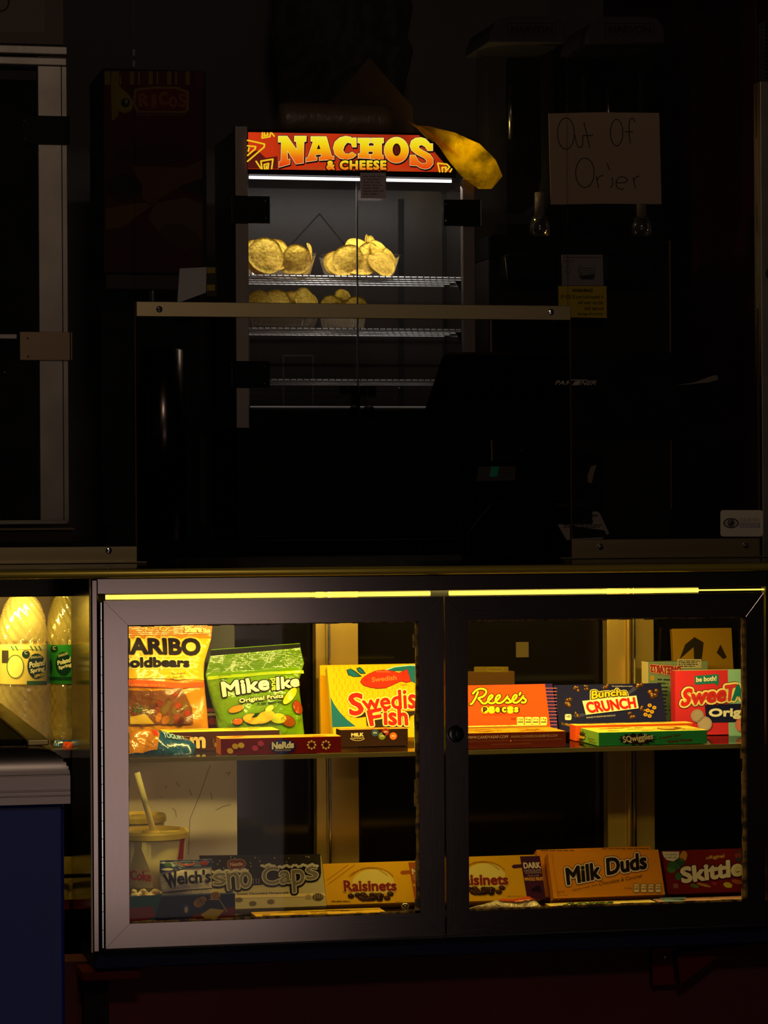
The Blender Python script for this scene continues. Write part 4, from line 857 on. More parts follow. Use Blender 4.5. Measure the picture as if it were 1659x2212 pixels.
# --- raisin cartons
def raisin(lab, dx, dy, bandc, w1, ball, Yb):
    r_, m_, P, g = carton('chocolate_raisin_carton', lab, 'sweet box', (697 + dx, 1866 + dy), (928 + dx, 1958 + dy), Yb, zf, .017, (236, 176, 8), 27, 0, edge=pm(226, 180, 40))
    O = lambda *p: [(x + dx, y + dy) for x, y in p]
    P.poly(O((882, 1863), (925, 1862), (938, 1955), (898, 1957)), pm(bandc), 1); P.poly(O((864, 1885), (868, 1881), (886, 1880), (887, 1887), (868, 1889)), pm(bandc), 2)
    pts = [(762, 1898)] + [(806 + 44 * cos(radians(a)), 1908 + 30 * sin(radians(a))) for a in range(200, 341, 10)] + [(850, 1898), (852, 1930), (760, 1932)]
    P.poly(O(*pts), pm(238, 214, 110), 2)
    P.ring(804 + dx, 1908 + dy, 50, 34, .9, pm(150, 104, 20), 3, 205, 335); P.text('California raisins covered in chocolate', O((752, 1872), (842, 1872), (842, 1879), (752, 1879)) if False else tuple(O((754, 1890), (838, 1890), (838, 1894), (754, 1895))), pm(150, 104, 20), 3, arc=18)
    P.text('Raisinets', tuple(O((742, 1903), (855, 1903), (856, 1924), (744, 1926))), pm(140, 30, 30), 5, bold=1.1, outline=[(1.8, pm(240, 206, 90), 4)])
    q = random.Random(6); ch = [pm(54, 24, 12), pm(80, 40, 20), pm(38, 16, 8)]
    for x, y in [(758, 1936), (773, 1934), (843, 1931), (836, 1940)] + [(q.uniform(780, 830), q.uniform(1930, 1945)) for k in range(16)]:
        P.ell(x + dx, y + dy, 7.4, 5, ch[2], 5, 10, 12); P.ell(x - .6 + dx, y - 1 + dy, 5.6, 3.6, ch[q.randrange(2)], 6, 10, 10); P.ell(x - 2 + dx, y - 2 + dy, 1.2, .8, pm(170, 120, 70), 7, 0, 6)
    P.stroke(O((706, 1902), (752, 1868)), .8, pm(170, 110, 20), 2); P.stroke(O((709, 1910), (766, 1868)), .8, pm(170, 110, 20), 2)
    P.text('NET WT 3.5 OZ', O((855, 1948), (892, 1948), (892, 1951), (855, 1951)), pm(120, 90, 30), 3); P.lines(716 + dx, 1946 + dy, 756 + dx, 1951 + dy, 1, pm(130, 96, 30), 3)
    P.text(w1, tuple(O((889, 1877), (925, 1876), (927, 1888), (891, 1889))), pm(236, 214, 190), 3, bold=.7); P.text('CHOCOLATE', tuple(O((891, 1892), (927, 1891), (927, 1896), (891, 1897))), pm(220, 190, 180), 3); P.stroke(O((893, 1899.5), (928, 1898.5)), .9, pm(220, 180, 160), 3)
    P.text('Made with', tuple(O((899, 1903), (923, 1902), (923, 1906), (899, 1907))), pm(190, 140, 130), 3); P.text('WHOLE FRUIT', tuple(O((891, 1909), (932, 1908), (933, 1915), (892, 1916))), pm(236, 170, 60), 3, bold=.3)
    for k in range(6): P.ell(908 + q.uniform(0, 22) + dx, 1934 + q.uniform(-7, 6) + dy, 6, 4, pm(ball), 3, 0, 10)
    m_.build('carton', r_, bevel=.0008)
raisin('yellow raisin carton with red-brown lettering beside the black and silver carton', 0, 0, (176, 84, 12), 'MILK', (110, 50, 14), 3.835)
raisin('yellow raisin carton with purple end band in the right window', 241, -13, (70, 18, 60), 'DARK', (40, 14, 40), 3.822)
# --- golden caramel carton with another behind
MD = (236, 150, 14)
r_, m_, P, g = carton('caramel_candy_carton', 'golden carton with black outlined lettering on the case floor', 'sweet box', (1183, 1843), (1438, 1940), 3.812, zf, .02, MD, 27, 0, edge=pm(222, 160, 40))
wo = [(4.6, pm(130, 44, 6), 2), (3.0, pm(250, 226, 180), 3)]; dkb = pm(26, 12, 8)
P.text('Milk', ((1222, 1877), (1294, 1863), (1296, 1897), (1226, 1911)), dkb, 5, bold=1.7, outline=wo); P.text('Duds', ((1310, 1856), (1394, 1842), (1396, 1876), (1312, 1890)), dkb, 5, bold=1.7, outline=wo)
P.text('Candy made with', ((1237, 1921), (1290, 1909), (1290, 1914), (1237, 1926)), pm(90, 50, 14), 3, shear=.2); P.text('Chocolate & Caramel', ((1294, 1905), (1386, 1888), (1386, 1896), (1294, 1914)), pm(90, 50, 14), 3)
P.text('PER 11 PIECE SERVING', (1348, 1918, 1366, 1921), pm(110, 66, 16), 3)
for k, t in enumerate(('130', '2.5g', '75mg', '18g')):
    x = 1374.5 + k * 15.6; P.rrect(x - 7, 1909, x + 7, 1929, 4, pm(90, 50, 14), 3); P.rrect(x - 6, 1910, x + 6, 1928, 3.4, pm(246, 216, 150), 4); P.text(t, (x - 5, 1913, x + 5, 1918), pm(90, 40, 14), 5); P.rect(x - 5, 1920, x + 5, 1921.5, pm(90, 40, 14), 5)
P.text('NET WT', (1203, 1926, 1220, 1930, -1), pm(120, 74, 20), 3); P.text('5 OZ (141 g)', (1203, 1933, 1226, 1937, -1), pm(120, 74, 20), 3)
P.stroke([(1192, 1846), (1207, 1944)], .9, pm(190, 120, 16), 2)
m_.build('carton', r_, bevel=.0015)
r_, m_, P, g = carton('caramel_candy_carton', 'golden carton showing only its upper edge behind the lettered golden carton', 'sweet box', (1158, 1835), (1424, 1936), 3.84, zf, .016, MD, 27, 0, edge=pm(222, 160, 40))
P.lines(1168, 1836, 1240, 1842, 1, pm(150, 96, 20), 1); P.lines(1300, 1832, 1400, 1837, 1, pm(150, 96, 20), 1); m_.build('carton', r_, bevel=.0015)
# --- red fruit sweets carton
r_, m_, P, g = carton('fruit_chew_carton', 'red carton with large white lettering at the lower right', 'sweet box', (1429, 1838), (1668, 1936), 3.818, zf, .018, (118, 9, 9), 27, 0, edge=pm(120, 20, 16))
for x, y, rx, ry, c in ((1456, 1870, 14, 9, (50, 100, 40)), (1450, 1878, 10, 8, (70, 120, 50)), (1470, 1862, 10, 8, (40, 84, 40)), (1476, 1850, 8, 12, (200, 150, 30)), (1466, 1893, 8, 9, (60, 110, 60)), (1600, 1850, 14, 12, (60, 70, 90)), (1594, 1848, 7, 7, (160, 60, 50)), (1572, 1912, 10, 6, (210, 190, 30)), (1500, 1914, 10, 4, (90, 120, 30)), (1520, 1912, 16, 3, (180, 130, 30)), (1592, 1905, 12, 5, (170, 90, 30)), (1543, 1909, 6, 4, (150, 40, 30))): P.ell(x, y, rx, ry, pm(c), 2, 15, 14, .06)
P.poly([(1430, 1840), (1467, 1840), (1466, 1853), (1455, 1861), (1440, 1858), (1433, 1850)], pm(236, 228, 190), 3); P.text('THE ORIGINAL', (1435, 1845, 1463, 1848), pm(20, 90, 40), 4); P.text('LINE-UP!', (1438, 1851, 1462, 1855), pm(20, 90, 40), 4)
P.text('oRiginal', ((1525, 1850), (1564, 1845), (1564, 1855), (1525, 1859)), pm(220, 170, 60), 3, bold=.3)
P.text('Skittles', ((1470, 1876), (1622, 1852), (1622, 1888), (1474, 1907)), pm(236, 226, 190), 5, bold=2.4, outline=[(2, pm(60, 10, 10), 4)])
P.rrect(1454, 1909, 1465, 1919, 2, pm(150, 90, 70), 3)
m_.build('carton', r_, bevel=.0008)
# --- flat things along the front of the floor
r_, m_, P, T, E_, g = flatbox('flat_candy_packet', 'flat golden-brown packet lying before the black and silver carton', 'sweet box', 556, 1974, 838, 3.757, zf, .052, (150, 110, 20), pm(206, 160, 40), h=.006)
topprint(T, 580, 1965, 820, 1972, 22, [(120, 84, 16), (226, 186, 80), (90, 60, 14)], 22); m_.build('carton', r_, bevel=.001)
r_, m_, P, T, E_, g = flatbox('mint_candy_carton', 'flat cream and green carton lying before the lettered golden carton', 'sweet box', 1195, 1956, 1425, 3.757, zf, .042, (170, 130, 40), pm(236, 210, 120), h=.005)
T.text('JUNIOR', ((1226, 1951), (1330, 1948), (1322, 1952.5), (1216, 1955.5)), pm(50, 90, 30), 1, bold=.8); topprint(T, 1340, 1945, 1405, 1951, 23, [(150, 130, 50), (90, 120, 50)], 8); m_.build('carton', r_, bevel=.0008)
r_, m_, P, T, E_, g = flatbox('pastel_carton', 'flat pale blue and pink carton lying before the red carton', 'sweet box', 1432, 1948, 1650, 3.757, zf, .046, (120, 130, 130), pm(206, 150, 130), h=.005)
T.poly([(1424, 1939), (1482, 1938), (1476, 1947), (1434, 1948)], pm(120, 150, 170), 1); topprint(T, 1488, 1938, 1610, 1945, 24, [(226, 180, 150), (180, 110, 100)], 12); m_.build('carton', r_, bevel=.0008)
r_, m_, P, D = bag('sweet_wrapper', 'crumpled orange and silver wrapper lying before the purple-banded carton', 'wrapper', [(1944, 1128), (1952, 1060), (1966, 1000)], [(1944, 1144), (1952, 1160), (1966, 1180)], 3.79, 55, .008, foil('silver_wrap', (220, 200, 150), .15, scale=60, bump=.8), seed=51, crk=.006, zmin=ZF)
P.poly([(1128, 1944), (1144, 1944), (1156, 1955), (1120, 1957), (1080, 1958), (1070, 1955)], foil('orange_wrap', (230, 90, 20), .2), 2); P.poly([(1030, 1956), (1050, 1954), (1046, 1960), (1030, 1962)], pm(140, 30, 16), 2); m_.build('wrapper', r_, smooth=True)
# ================================================================ clear screens on the worktop
YS = 4.10
scr = glass('screen_acrylic', (.96, .955, .95), .035, .015, .004)
railm = metal('screen_rail', (166, 148, 110), .4, (1, 60, 60), .06)
def screw(px, py, Y, par):
    mb = MB(); c = PY(px, py, Y); mb.lathe(c, [(.0046, 0), (.0046, .0012), (.0034, .0026), (.0018, .003), (.0014, .002), (.0001, .002)], CHROME, 20, V((0, -1, 0))); mb.build('screw', par)
def screen(lab, x0, x1, y0, y1, rx0, rx1, ry0, ry1, screws, foot):
    zt = 2.2 if y0 < 0 else PY((x0 + x1) / 2, y0, YS).z; zb = zc + .0004 if foot else PY(760, y1, YS).z
    X0, X1 = WX(x0, 900, YS), WX(x1, 900, YS); o = thing('clear_screen', lab, 'screen', ((X0 + X1) / 2, YS, zb))
    mb = MB(); mb.box(X0, X1, YS, YS + .006, zb, zt, scr); mb.build('pane', o)
    e = pm(96, 66, 30, rough=.2)
    for x in ((X0, X1) if foot else ()): mb = MB(); mb.box(x - .0006, x + .0006, YS - .0004, YS + .0064, zb, PY(760, 657, YS).z if foot else zt, e); mb.build('pane_edge', o)
    xm = (max(rx0, 0) + min(rx1, 1659)) / 2; A, B = WX(rx0, ry1, YS), WX(rx1, ry1, YS); za, zb2 = PY(xm, ry1, YS).z, PY(xm, ry0, YS).z
    if foot: za = zc + .0005; zb2 = za + (PY(xm, ry0, YS).z - PY(xm, ry1, YS).z)
    mb = MB(); mb.box(A, B, YS - .003, YS - .0004, za, zb2, railm)
    if foot: mb.box(A - .02 if foot > 0 else A, B + (.012 if foot > 0 else 0), YS - .02, YS - .003, za, za + .0022, railm)
    mb.build('rail', o, bevel=.0008)
    for x, y in screws: screw(x, y, YS - .003, o)
screen('left clear screen standing on the worktop with a screwed metal foot rail', -420, 293, -1, 1214, -420, 296, 1177, 1213, [(235, 1189)], 1)
screen('middle clear screen hanging above the serving gap with a metal bottom rail', 296.5, 1229.5, -1, 688, 294, 1232, 656, 688, [(344, 668), (1190, 674)], 0)
screen('right clear screen standing on the worktop with an eye badge sticker', 1233, 1639, -1, 1205, 1235, 1640, 1164, 1205, [(1297, 1181), (1611, 1178)], 1)
mb = MB(); p0 = V((0, YS - .0004, 1)); P = Print(mb, p0, (0, -1, 0))
P.rrect(1556, 1102, 1648, 1159, 6, pm(206, 190, 168), 1); P.ell(1579, 1130, 17, 11, pm(60, 56, 54), 2); P.ell(1579, 1130, 14, 8.5, pm(176, 160, 144), 3); P.ell(1579, 1130, 8.4, 8.4, pm(96, 90, 90), 4); P.ell(1579, 1130, 4, 4, pm(30, 28, 28), 5); P.ell(1577, 1128, 1.2, 1.2, W_, 6)
P.text('CLEARVIEW', (1597, 1119, 1641, 1127), pm(120, 120, 130), 2); P.rect(1597, 1129, 1642, 1140, pm(140, 140, 150), 2); P.lines(1598, 1130.5, 1641, 1140, 3, pm(206, 190, 168), 3, 0, .4)
tag(mb.build('sticker'), 'cream sticker with an eye emblem low on the right clear screen', 'sticker')
o = thing('screen_post', 'bright aluminium post with a ribbed top at the right edge', 'post', (WX(1655, 1000, 4.09), 4.09, zc + .0005))
mb = MB(); xa = WX(1645, 700, 4.10); mb.box(xa, xa + .03, 4.1005, 4.13, zc + .0005, PY(1655, 172, 4.085).z, ALU); mb.build('post', o, bevel=.001)
mb = MB(); zb_ = PY(1655, 170, 4.08).z; xb = WX(1652, 100, 4.10)
for k in range(14): mb.tube([(xb, 4.101, zb_ + .004 + k * .0063), (xb + .03, 4.101, zb_ + .0065 + k * .0063)], .0025, CHROME, 8)
mb.box(xb, xb + .03, 4.102, 4.128, zb_, zb_ + .09, CHROME); mb.build('ribbed_sleeve', o)
mb = MB(); c = PY(1668, 590, 4.0995); mb.lathe(c, [(.0105, 0), (.0105, .012), (.008, .015), (.0001, .015)], BLACKP, 24, V((0, -1, 0))); mb.build('knob', o)
# ================================================================ back counter
zk = PY(760, 1166, 5.35).z
o = thing('back_counter', 'dark back counter with a thin bright front edge behind the serving gap', 'counter', (.9, 5.35, 0))
mb = MB(); mb.box(-1.2, 1.98, 5.35, 6.55, zk - .03, zk, metal('back_counter_top', (44, 40, 38), .25)); mb.build('counter_top', o, bevel=.002)
mb = MB(); mb.box(-1.15, 1.95, 5.42, 6.5, 0, zk - .0305, pm(20, 14, 13)); mb.build('base_cabinet', o)
zk += .0005
# ================================================================ popcorn machine at the left
YP = 5.36
pop = thing('popcorn_machine', 'tall aluminium-framed glass popcorn machine at the far left', 'popcorn machine', (WX(20, 900, YP), YP + .2, zk))
X0 = WX(-330, 900, YP); X1 = WX(147, 620, YP)
mb = MB(); a = WX(84, 620, YP); mb.box(a, X1, YP, YP + .03, PY(115, 1130, YP).z, PY(115, 122, YP).z, ALU); g = WX(134, 620, YP); mb.box(g, g + .002, YP - .002, YP, PY(115, 1126, YP).z, PY(115, 124, YP).z, CHROME)
mb.build('post', pop, bevel=.0015)
mb = MB(); mb.box(X0, X1, YP + .30, YP + .33, PY(115, 1130, YP).z, PY(115, 122, YP).z, BLACKM); mb.build('rear_panel', pop)
mb = MB(); mb.pbox(-330, 92, 147, 113, YP - .012, .05, ALU); mb.pbox(-330, 117, 146, 137, YP - .004, .03, ALU); mb.build('top_moulding', pop, bevel=.003, seg=3)
mb = MB(); mb.pbox(-330, -160, 136, 90, YP, .33, pm(110, 92, 82, rough=.5))
P = Print(mb, (0, YP, 1), (0, -1, 0)); P.rect(-330, -160, 96, 70, pm(130, 112, 104), 1); P.ring(2, 4, 17, 20, 4, pm(60, 46, 44), 2); mb.build('hood', pop)
def hinge(px0, py0, px1, py1, Y, par, mat, pins, lineL=None):
    mb = MB(); mb.pbox(px0, py0, px1, py1, Y - .006, .0055, mat)
    x = px0 if lineL else px1; A = PY(x, py0, Y - .006); B = PY(x, py1, Y - .006); A.x = B.x = (A.x + B.x) / 2; mb.tube([A, B], .0028, mat, 10)
    C_ = A + V((-.0022 if lineL else .0022, -.0022, 0)); D_ = V((C_.x, C_.y, B.z)); mb.tube([C_, D_], .0008, CHROME, 6)
    h = mb.build('hinge', par, bevel=.0008)
    for q in pins: m2 = MB(); m2.ball(PY(q[0], q[1], Y - .0062), .0024, CHROME, 1, (1, .5, 1)); m2.build('screw', h, smooth=True)
hinge(48, 250, 149, 311, YP, pop, BLACKP, [(52, 260), (54, 299)])
hs = metal('hinge_steel', (120, 100, 78), .35)
hinge(43, 717, 154, 778, YP, pop, hs, [(60, 731), (61, 770)])
mb = MB(); mb.pbox(-330, 719, 38, 732, YP - .02, .012, ALU); mb.build('door_handle', pop, bevel=.002)
mb = MB(); mb.pbox(-330, 138, 83, 1120, YP + .004, .005, glass('machine_glass', (.9, .88, .86), .04, .03, .012)); mb.build('door_glass', pop)
mb = MB(); mb.pbox(-330, 1124, 146, 1134, YP - .004, .33, ALU); mb.pbox(-330, 1141, 162, 1147, YP - .007, .34, metal('base_ledge', (120, 104, 84), .4)); mb.build('base_ledge', pop, bevel=.001)
mb = MB(); mb.box(X0, WX(157, 1160, YP), YP + .002, YP + .33, zk, PY(115, 1147, YP).z, pm(60, 46, 40)); mb.build('base', pop)
mb = MB(); A = PY(10, 805, YP - .006); mb.ball(A, .006, hs, 2); mb.build('catch', pop, smooth=True)
# ================================================================ cheese dispenser with poster front
YR = 5.62
rc = thing('cheese_dispenser', 'tall cheese dispenser with dim red poster and striped top at left', 'dispenser', (WX(333, 400, YR), YR + .1, zk))
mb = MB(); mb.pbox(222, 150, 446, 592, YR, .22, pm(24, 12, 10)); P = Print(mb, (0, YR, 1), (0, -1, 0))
P.rect(226, 154, 438, 588, pm(68, 7, 7), 1)  # poster inks are darkened to carry the shade the dispenser stands in
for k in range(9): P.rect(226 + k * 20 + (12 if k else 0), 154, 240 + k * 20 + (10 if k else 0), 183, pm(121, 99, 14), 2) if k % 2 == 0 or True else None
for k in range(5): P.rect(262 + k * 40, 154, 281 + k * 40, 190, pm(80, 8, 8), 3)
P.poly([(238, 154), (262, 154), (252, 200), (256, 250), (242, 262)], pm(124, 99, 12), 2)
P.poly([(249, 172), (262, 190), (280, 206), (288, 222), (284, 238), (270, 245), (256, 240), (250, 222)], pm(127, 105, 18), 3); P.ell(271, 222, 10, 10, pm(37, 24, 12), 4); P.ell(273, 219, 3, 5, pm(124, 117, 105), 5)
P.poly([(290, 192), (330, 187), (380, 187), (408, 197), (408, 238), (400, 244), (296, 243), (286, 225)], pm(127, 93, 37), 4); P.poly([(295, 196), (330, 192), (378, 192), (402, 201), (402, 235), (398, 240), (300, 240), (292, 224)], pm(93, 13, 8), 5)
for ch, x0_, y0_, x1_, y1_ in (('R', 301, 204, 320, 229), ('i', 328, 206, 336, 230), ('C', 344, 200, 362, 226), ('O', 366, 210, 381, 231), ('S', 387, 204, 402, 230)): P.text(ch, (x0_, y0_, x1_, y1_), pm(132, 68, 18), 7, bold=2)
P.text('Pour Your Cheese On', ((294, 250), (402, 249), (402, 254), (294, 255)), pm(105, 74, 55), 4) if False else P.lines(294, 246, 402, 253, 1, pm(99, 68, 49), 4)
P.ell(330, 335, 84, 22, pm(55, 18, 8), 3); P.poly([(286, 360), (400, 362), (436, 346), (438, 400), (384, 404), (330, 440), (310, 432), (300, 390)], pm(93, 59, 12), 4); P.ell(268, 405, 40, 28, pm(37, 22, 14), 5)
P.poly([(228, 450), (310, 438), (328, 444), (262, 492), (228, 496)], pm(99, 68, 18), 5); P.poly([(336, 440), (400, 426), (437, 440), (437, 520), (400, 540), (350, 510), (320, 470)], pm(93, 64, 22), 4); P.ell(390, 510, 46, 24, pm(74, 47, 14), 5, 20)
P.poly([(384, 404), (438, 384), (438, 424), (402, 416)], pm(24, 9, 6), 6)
plab(mb.build('front_poster', rc, bevel=.003), 'red poster front with a striped top, inks darkened for shade')
mb = MB(); mb.pbox(228, 593, 442, 626, YR - .02, .2, pm(60, 50, 46, rough=.25)); mb.build('drip_shelf', rc, bevel=.002)
mb = MB(); c = PY(335, 655, YR); mb.lathe((c.x, YR + .03, c.z), [(.006, 0), (.010, .028)], CHROME, 20); mb.build('spout', rc)
mb = MB(); mb.box(WX(236, 800, YR), WX(452, 800, YR), YR + .12, YR + .2, zk, PY(335, 627, YR).z, BLACKP); mb.build('body', rc)
mb = MB(); mb.box(WX(230, 800, YR), WX(458, 800, YR), YR - .02, YR + .12, zk, zk + .03, BLACKP); mb.build('base', rc)
o = thing('steel_canister', 'dark steel canister with streaked reflections on the back counter', 'canister', (WX(352, 900, 5.5), 5.5, zk))
mb = MB(); r_c = WX(400, 800, 5.5) - WX(352, 800, 5.5); zt = PY(352, 757, 5.5).z - zk; mb.lathe(o.location, [(r_c, 0), (r_c, zt), (r_c * .93, zt + .002), (r_c * .92, zt * .9)], metal('canister_steel', (90, 80, 74), .2, (60, 60, 1)), 40); mb.build('canister_body', o, smooth=True)
mb = MB(); YY = YR - .026; P = None
A = [PY(x, y, YY) for x, y in ((388, 580), (446, 577), (445, 632), (383, 655))]; mb.prism([A[0], A[3], A[2], A[1]], (0, .004, 0), pm(226, 220, 214)); P = Print(mb, (0, YY, 1), (0, -1, 0))
mb.pbox(446, 576, 468, 640, YY + .001, .003, pm(70, 60, 40)); P = Print(mb, (0, YY + .001, 1), (0, -1, 0)); P.rect(447, 578, 465, 590, pm(190, 160, 30), 1); P.rect(447, 615, 464, 628, pm(190, 160, 30), 1)
plab(mb.build('label_card', rc), 'small white card with two yellow tabs')
# ================================================================ nacho warmer
YN = 5.60
nw = thing('nacho_warmer', 'glass nacho chip warmer with a glowing red NACHOS sign', 'food warmer', (WX(768, 900, YN), YN + .12, zk))
frm = metal('warmer_frame', (128, 116, 110), .45, (70, 70, 1), .08)
XA, XB = WX(509, 600, YN), WX(1027, 600, YN); DN = .26
for xa, xb, ya, yb2 in ((509, 537, 272, 925), (1001, 1027, 386, 925)):
    mb = MB(); mb.pbox(xa, ya, xb, yb2, YN, .02, frm); mb.build('post', nw, bevel=.001)
mb = MB(); mb.box(XA + .001, XA + .006, YN + .02, YN + DN, PY(509, 925, YN).z, PY(509, 280, YN).z, metal('warmer_side', (150, 128, 118), .35, (60, 60, 1))); mb.build('side_panel', nw)
mb = MB(); mb.box(XB - .006, XB - .001, YN + .02, YN + DN, PY(1027, 925, YN).z, PY(1027, 390, YN).z, glass('warmer_side_glass', (.9, .9, .9), .06)); mb.build('side_panel', nw)
mb = MB(); zb_ = PY(768, 884, YN).z; zt_ = PY(768, 378, YN).z; mb.box(XA + .006, XB - .006, YN + DN, YN + DN + .008, zb_, zt_, pm(30, 23, 19, rough=.4, spec=.2))
P = Print(mb, (0, YN + DN, 1), (0, -1, 0)); dk = pm(20, 16, 14)
P.stroke([(612, 880), (612, 768), (676, 768), (676, 880)], 3, pm(60, 50, 46), 1); P.rect(616, 772, 673, 880, pm(26, 22, 20), 1)
P.stroke([(600, 560), (690, 462), (770, 560)], 3, dk, 1)
P.rect(860, 430, 873, 880, pm(5, 4, 4), 2); mb.build('rear_panel', nw)
# base
mb = MB(); mb.box(XA + .002, XB - .002, YN + .004, YN + DN + .008, zk, zb_ - .0005, BLACKP); mb.build('base', nw, bevel=.002)
mb = MB(); A = PY(540, 880, YN); B = PY(1000, 880, YN); B.z = A.z = PY(768, 880, YN).z; mb.tube([A, B], .0022, metal('shelf_wire', (250, 250, 255), .4, met=.35), 8); mb.build('base_trim', nw)
# sign
sg = MB(); ys = YN - .012
sgb = BLACKP; zst = PY(768, 284, ys).z; zsb = PY(768, 380, ys).z
sg.box(WX(537, 330, ys), WX(986, 330, ys), ys + .0005, ys + .10, zsb, zst, BLACKP)
def sign_tex(nt, bs):
    tc = nt.nodes.new('ShaderNodeTexCoord'); n = nt.nodes.new('ShaderNodeTexNoise'); n.inputs['Scale'].default_value = 5; n.inputs['Detail'].default_value = 3
    nt.links.new(tc.outputs['Object'], n.inputs['Vector']); cr = nt.nodes.new('ShaderNodeValToRGB')
    e = cr.color_ramp.elements; e[0].position = .3; e[0].color = (*lin((120, 24, 12)), 1); e[1].position = .66; e[1].color = (*lin((236, 62, 14)), 1)
    nt.links.new(n.outputs['Fac'], cr.inputs[0]); nt.links.new(cr.outputs[0], bs.inputs['Emission Color'])
red_e = emit('backlit_red', (210, 46, 14), .95, sign_tex)
def grad(zlo, zhi, stops):
    def f(nt, bs):
        tc = nt.nodes.new('ShaderNodeTexCoord'); sp = nt.nodes.new('ShaderNodeSeparateXYZ'); mr = nt.nodes.new('ShaderNodeMapRange')
        mr.inputs['From Min'].default_value = zlo; mr.inputs['From Max'].default_value = zhi; cr = nt.nodes.new('ShaderNodeValToRGB')
        for k, (p_, c_) in enumerate(stops):
            e = cr.color_ramp.elements[k] if k < 2 else cr.color_ramp.elements.new(p_)
            e.position = p_; e.color = (*lin(c_), 1)
        nt.links.new(tc.outputs['Object'], sp.inputs[0]); nt.links.new(sp.outputs['Z'], mr.inputs['Value']); nt.links.new(mr.outputs[0], cr.inputs[0]); nt.links.new(cr.outputs[0], bs.inputs['Emission Color'])
    return f
zn = lambda y: PY(768, y, ys).z - zk
let_e = emit('backlit_letters', (255, 200, 30), 1.0, grad(zn(362), zn(294), [(0, (236, 60, 12)), (1, (255, 244, 60)), (.3, (250, 120, 16)), (.55, (255, 190, 10)), (.75, (255, 226, 20))]))
ch_e = emit('backlit_small_letters', (250, 190, 20), 1.0, grad(zn(367), zn(348), [(0, (244, 110, 16)), (1, (255, 226, 40))]))
ye_e = emit('backlit_yellow', (250, 205, 30), 1.0); cr_e = emit('backlit_cream', (255, 226, 160), 1.0); bk_e = emit('backlit_black', (26, 8, 6), .6); dr_e = emit('backlit_dark_red', (96, 22, 14), .9); or_e = emit('backlit_orange', (190, 70, 20), .9)
mb = MB(); P = Print(mb, (0, ys, 1), (0, -1, 0))
P.poly([(536, 285.5), (905, 292), (930, 318), (975, 372), (536, 365)], red_e, 1)
Z1 = lambda q: [(480 + x / 5.53, 240 + y / 5.53) for x, y in q]; Z2 = lambda q: [(760 + x / 4.879, 240 + y / 4.879) for x, y in q]
P.poly(Z1([(305, 500), (420, 470), (520, 560), (660, 540), (660, 690), (305, 686)]), dr_e, 2)
for q in ([(303, 350), (400, 370), (505, 395), (500, 430), (303, 600)], [(303, 415), (400, 425), (390, 455), (303, 530)], [(310, 478), (320, 440)], [(480, 260), (475, 322), (570, 305), (575, 262)], [(505, 262), (500, 295), (545, 285), (540, 262)], [(590, 262), (620, 300)],
          [(475, 690), (462, 598), (605, 575), (590, 688)], [(505, 690), (500, 640), (555, 625), (545, 690)], [(525, 690), (530, 655)], [(404, 600), (460, 685)]): P.stroke(Z1(q), 3.4, ye_e, 3)
for q in ([(925, 640), (905, 550), (1000, 560), (1030, 590), (985, 640)], [(955, 640), (950, 595), (995, 592), (985, 615)], [(1035, 640), (1052, 610)]): P.stroke(Z2(q), 3.4, ye_e, 3)
zig = [(950 + k * 42, 690 - (34 if k % 2 else 0)) for k in range(8)]
P.poly(Z1(zig + [(1240, 700), (950, 698)]), or_e, 2); P.poly(Z2([(372 + k * 28, 628 - (40 - k * 2 if k % 2 else 0)) for k in range(10)] + [(640, 632), (372, 630)]), or_e, 2)
N_ = [(668, 300), (775, 300), (893, 470), (885, 368), (862, 362), (862, 300), (1003, 300), (1000, 362), (975, 368), (968, 622), (880, 632), (775, 470), (780, 580), (808, 575), (806, 635), (676, 672), (676, 605), (700, 598), (706, 372), (668, 372)]
A_ = [(1058, 305), (1240, 305), (1250, 330), (1305, 540), (1333, 540), (1333, 578), (1160, 590), (1160, 550), (1185, 545), (1180, 515), (1115, 522), (1108, 555), (1130, 552), (1130, 588), (998, 608), (998, 560), (1022, 555), (1085, 365), (1058, 360)]
C1 = [(1600, 320), (1600, 430), (1555, 430), (1540, 385), (1490, 375), (1455, 420), (1440, 470), (1465, 510), (1510, 515), (1550, 490), (1600, 525), (1560, 560), (1480, 580), (1400, 565), (1345, 515), (1325, 440), (1345, 370), (1400, 320), (1470, 300), (1530, 310), (1550, 325), (1565, 320)]
H_ = [(62, 285), (195, 285), (195, 335), (175, 340), (175, 370), (232, 370), (232, 340), (205, 335), (205, 285), (333, 285), (333, 335), (312, 340), (312, 462), (330, 468), (330, 512), (195, 505), (195, 460), (222, 455), (222, 425), (170, 425), (170, 455), (190, 460), (190, 500), (65, 495), (65, 450), (90, 445), (88, 340), (62, 335)]
O_ = [(468 + 128 * cos(2 * pi * k / 32), 412 + 136 * sin(2 * pi * k / 32)) for k in range(32)]
S_ = [(850, 345), (850, 418), (800, 418), (770, 375), (735, 355), (705, 365), (705, 390), (745, 415), (820, 455), (855, 505), (855, 560), (820, 600), (770, 612), (720, 600), (680, 575), (655, 575), (612, 572), (612, 465), (665, 465), (700, 530), (740, 555), (780, 550), (790, 525), (760, 495), (680, 455), (630, 415), (612, 370), (625, 315), (670, 285), (730, 280), (775, 295), (810, 330), (820, 345)]
for q in (Z1(N_), Z1(A_), Z1(C1), Z2(H_), Z2(O_), Z2(S_)):
    sh_ = [(x + 1.5, y + 2.6) for x, y in q]
    P.poly(sh_, bk_e, 4); P.stroke(sh_ + [sh_[0]], 3.4, bk_e, 4); P.stroke(q + [q[0]], 4, bk_e, 5); P.stroke(q + [q[0]], 1.7, cr_e, 6); P.poly(q, let_e, 7)
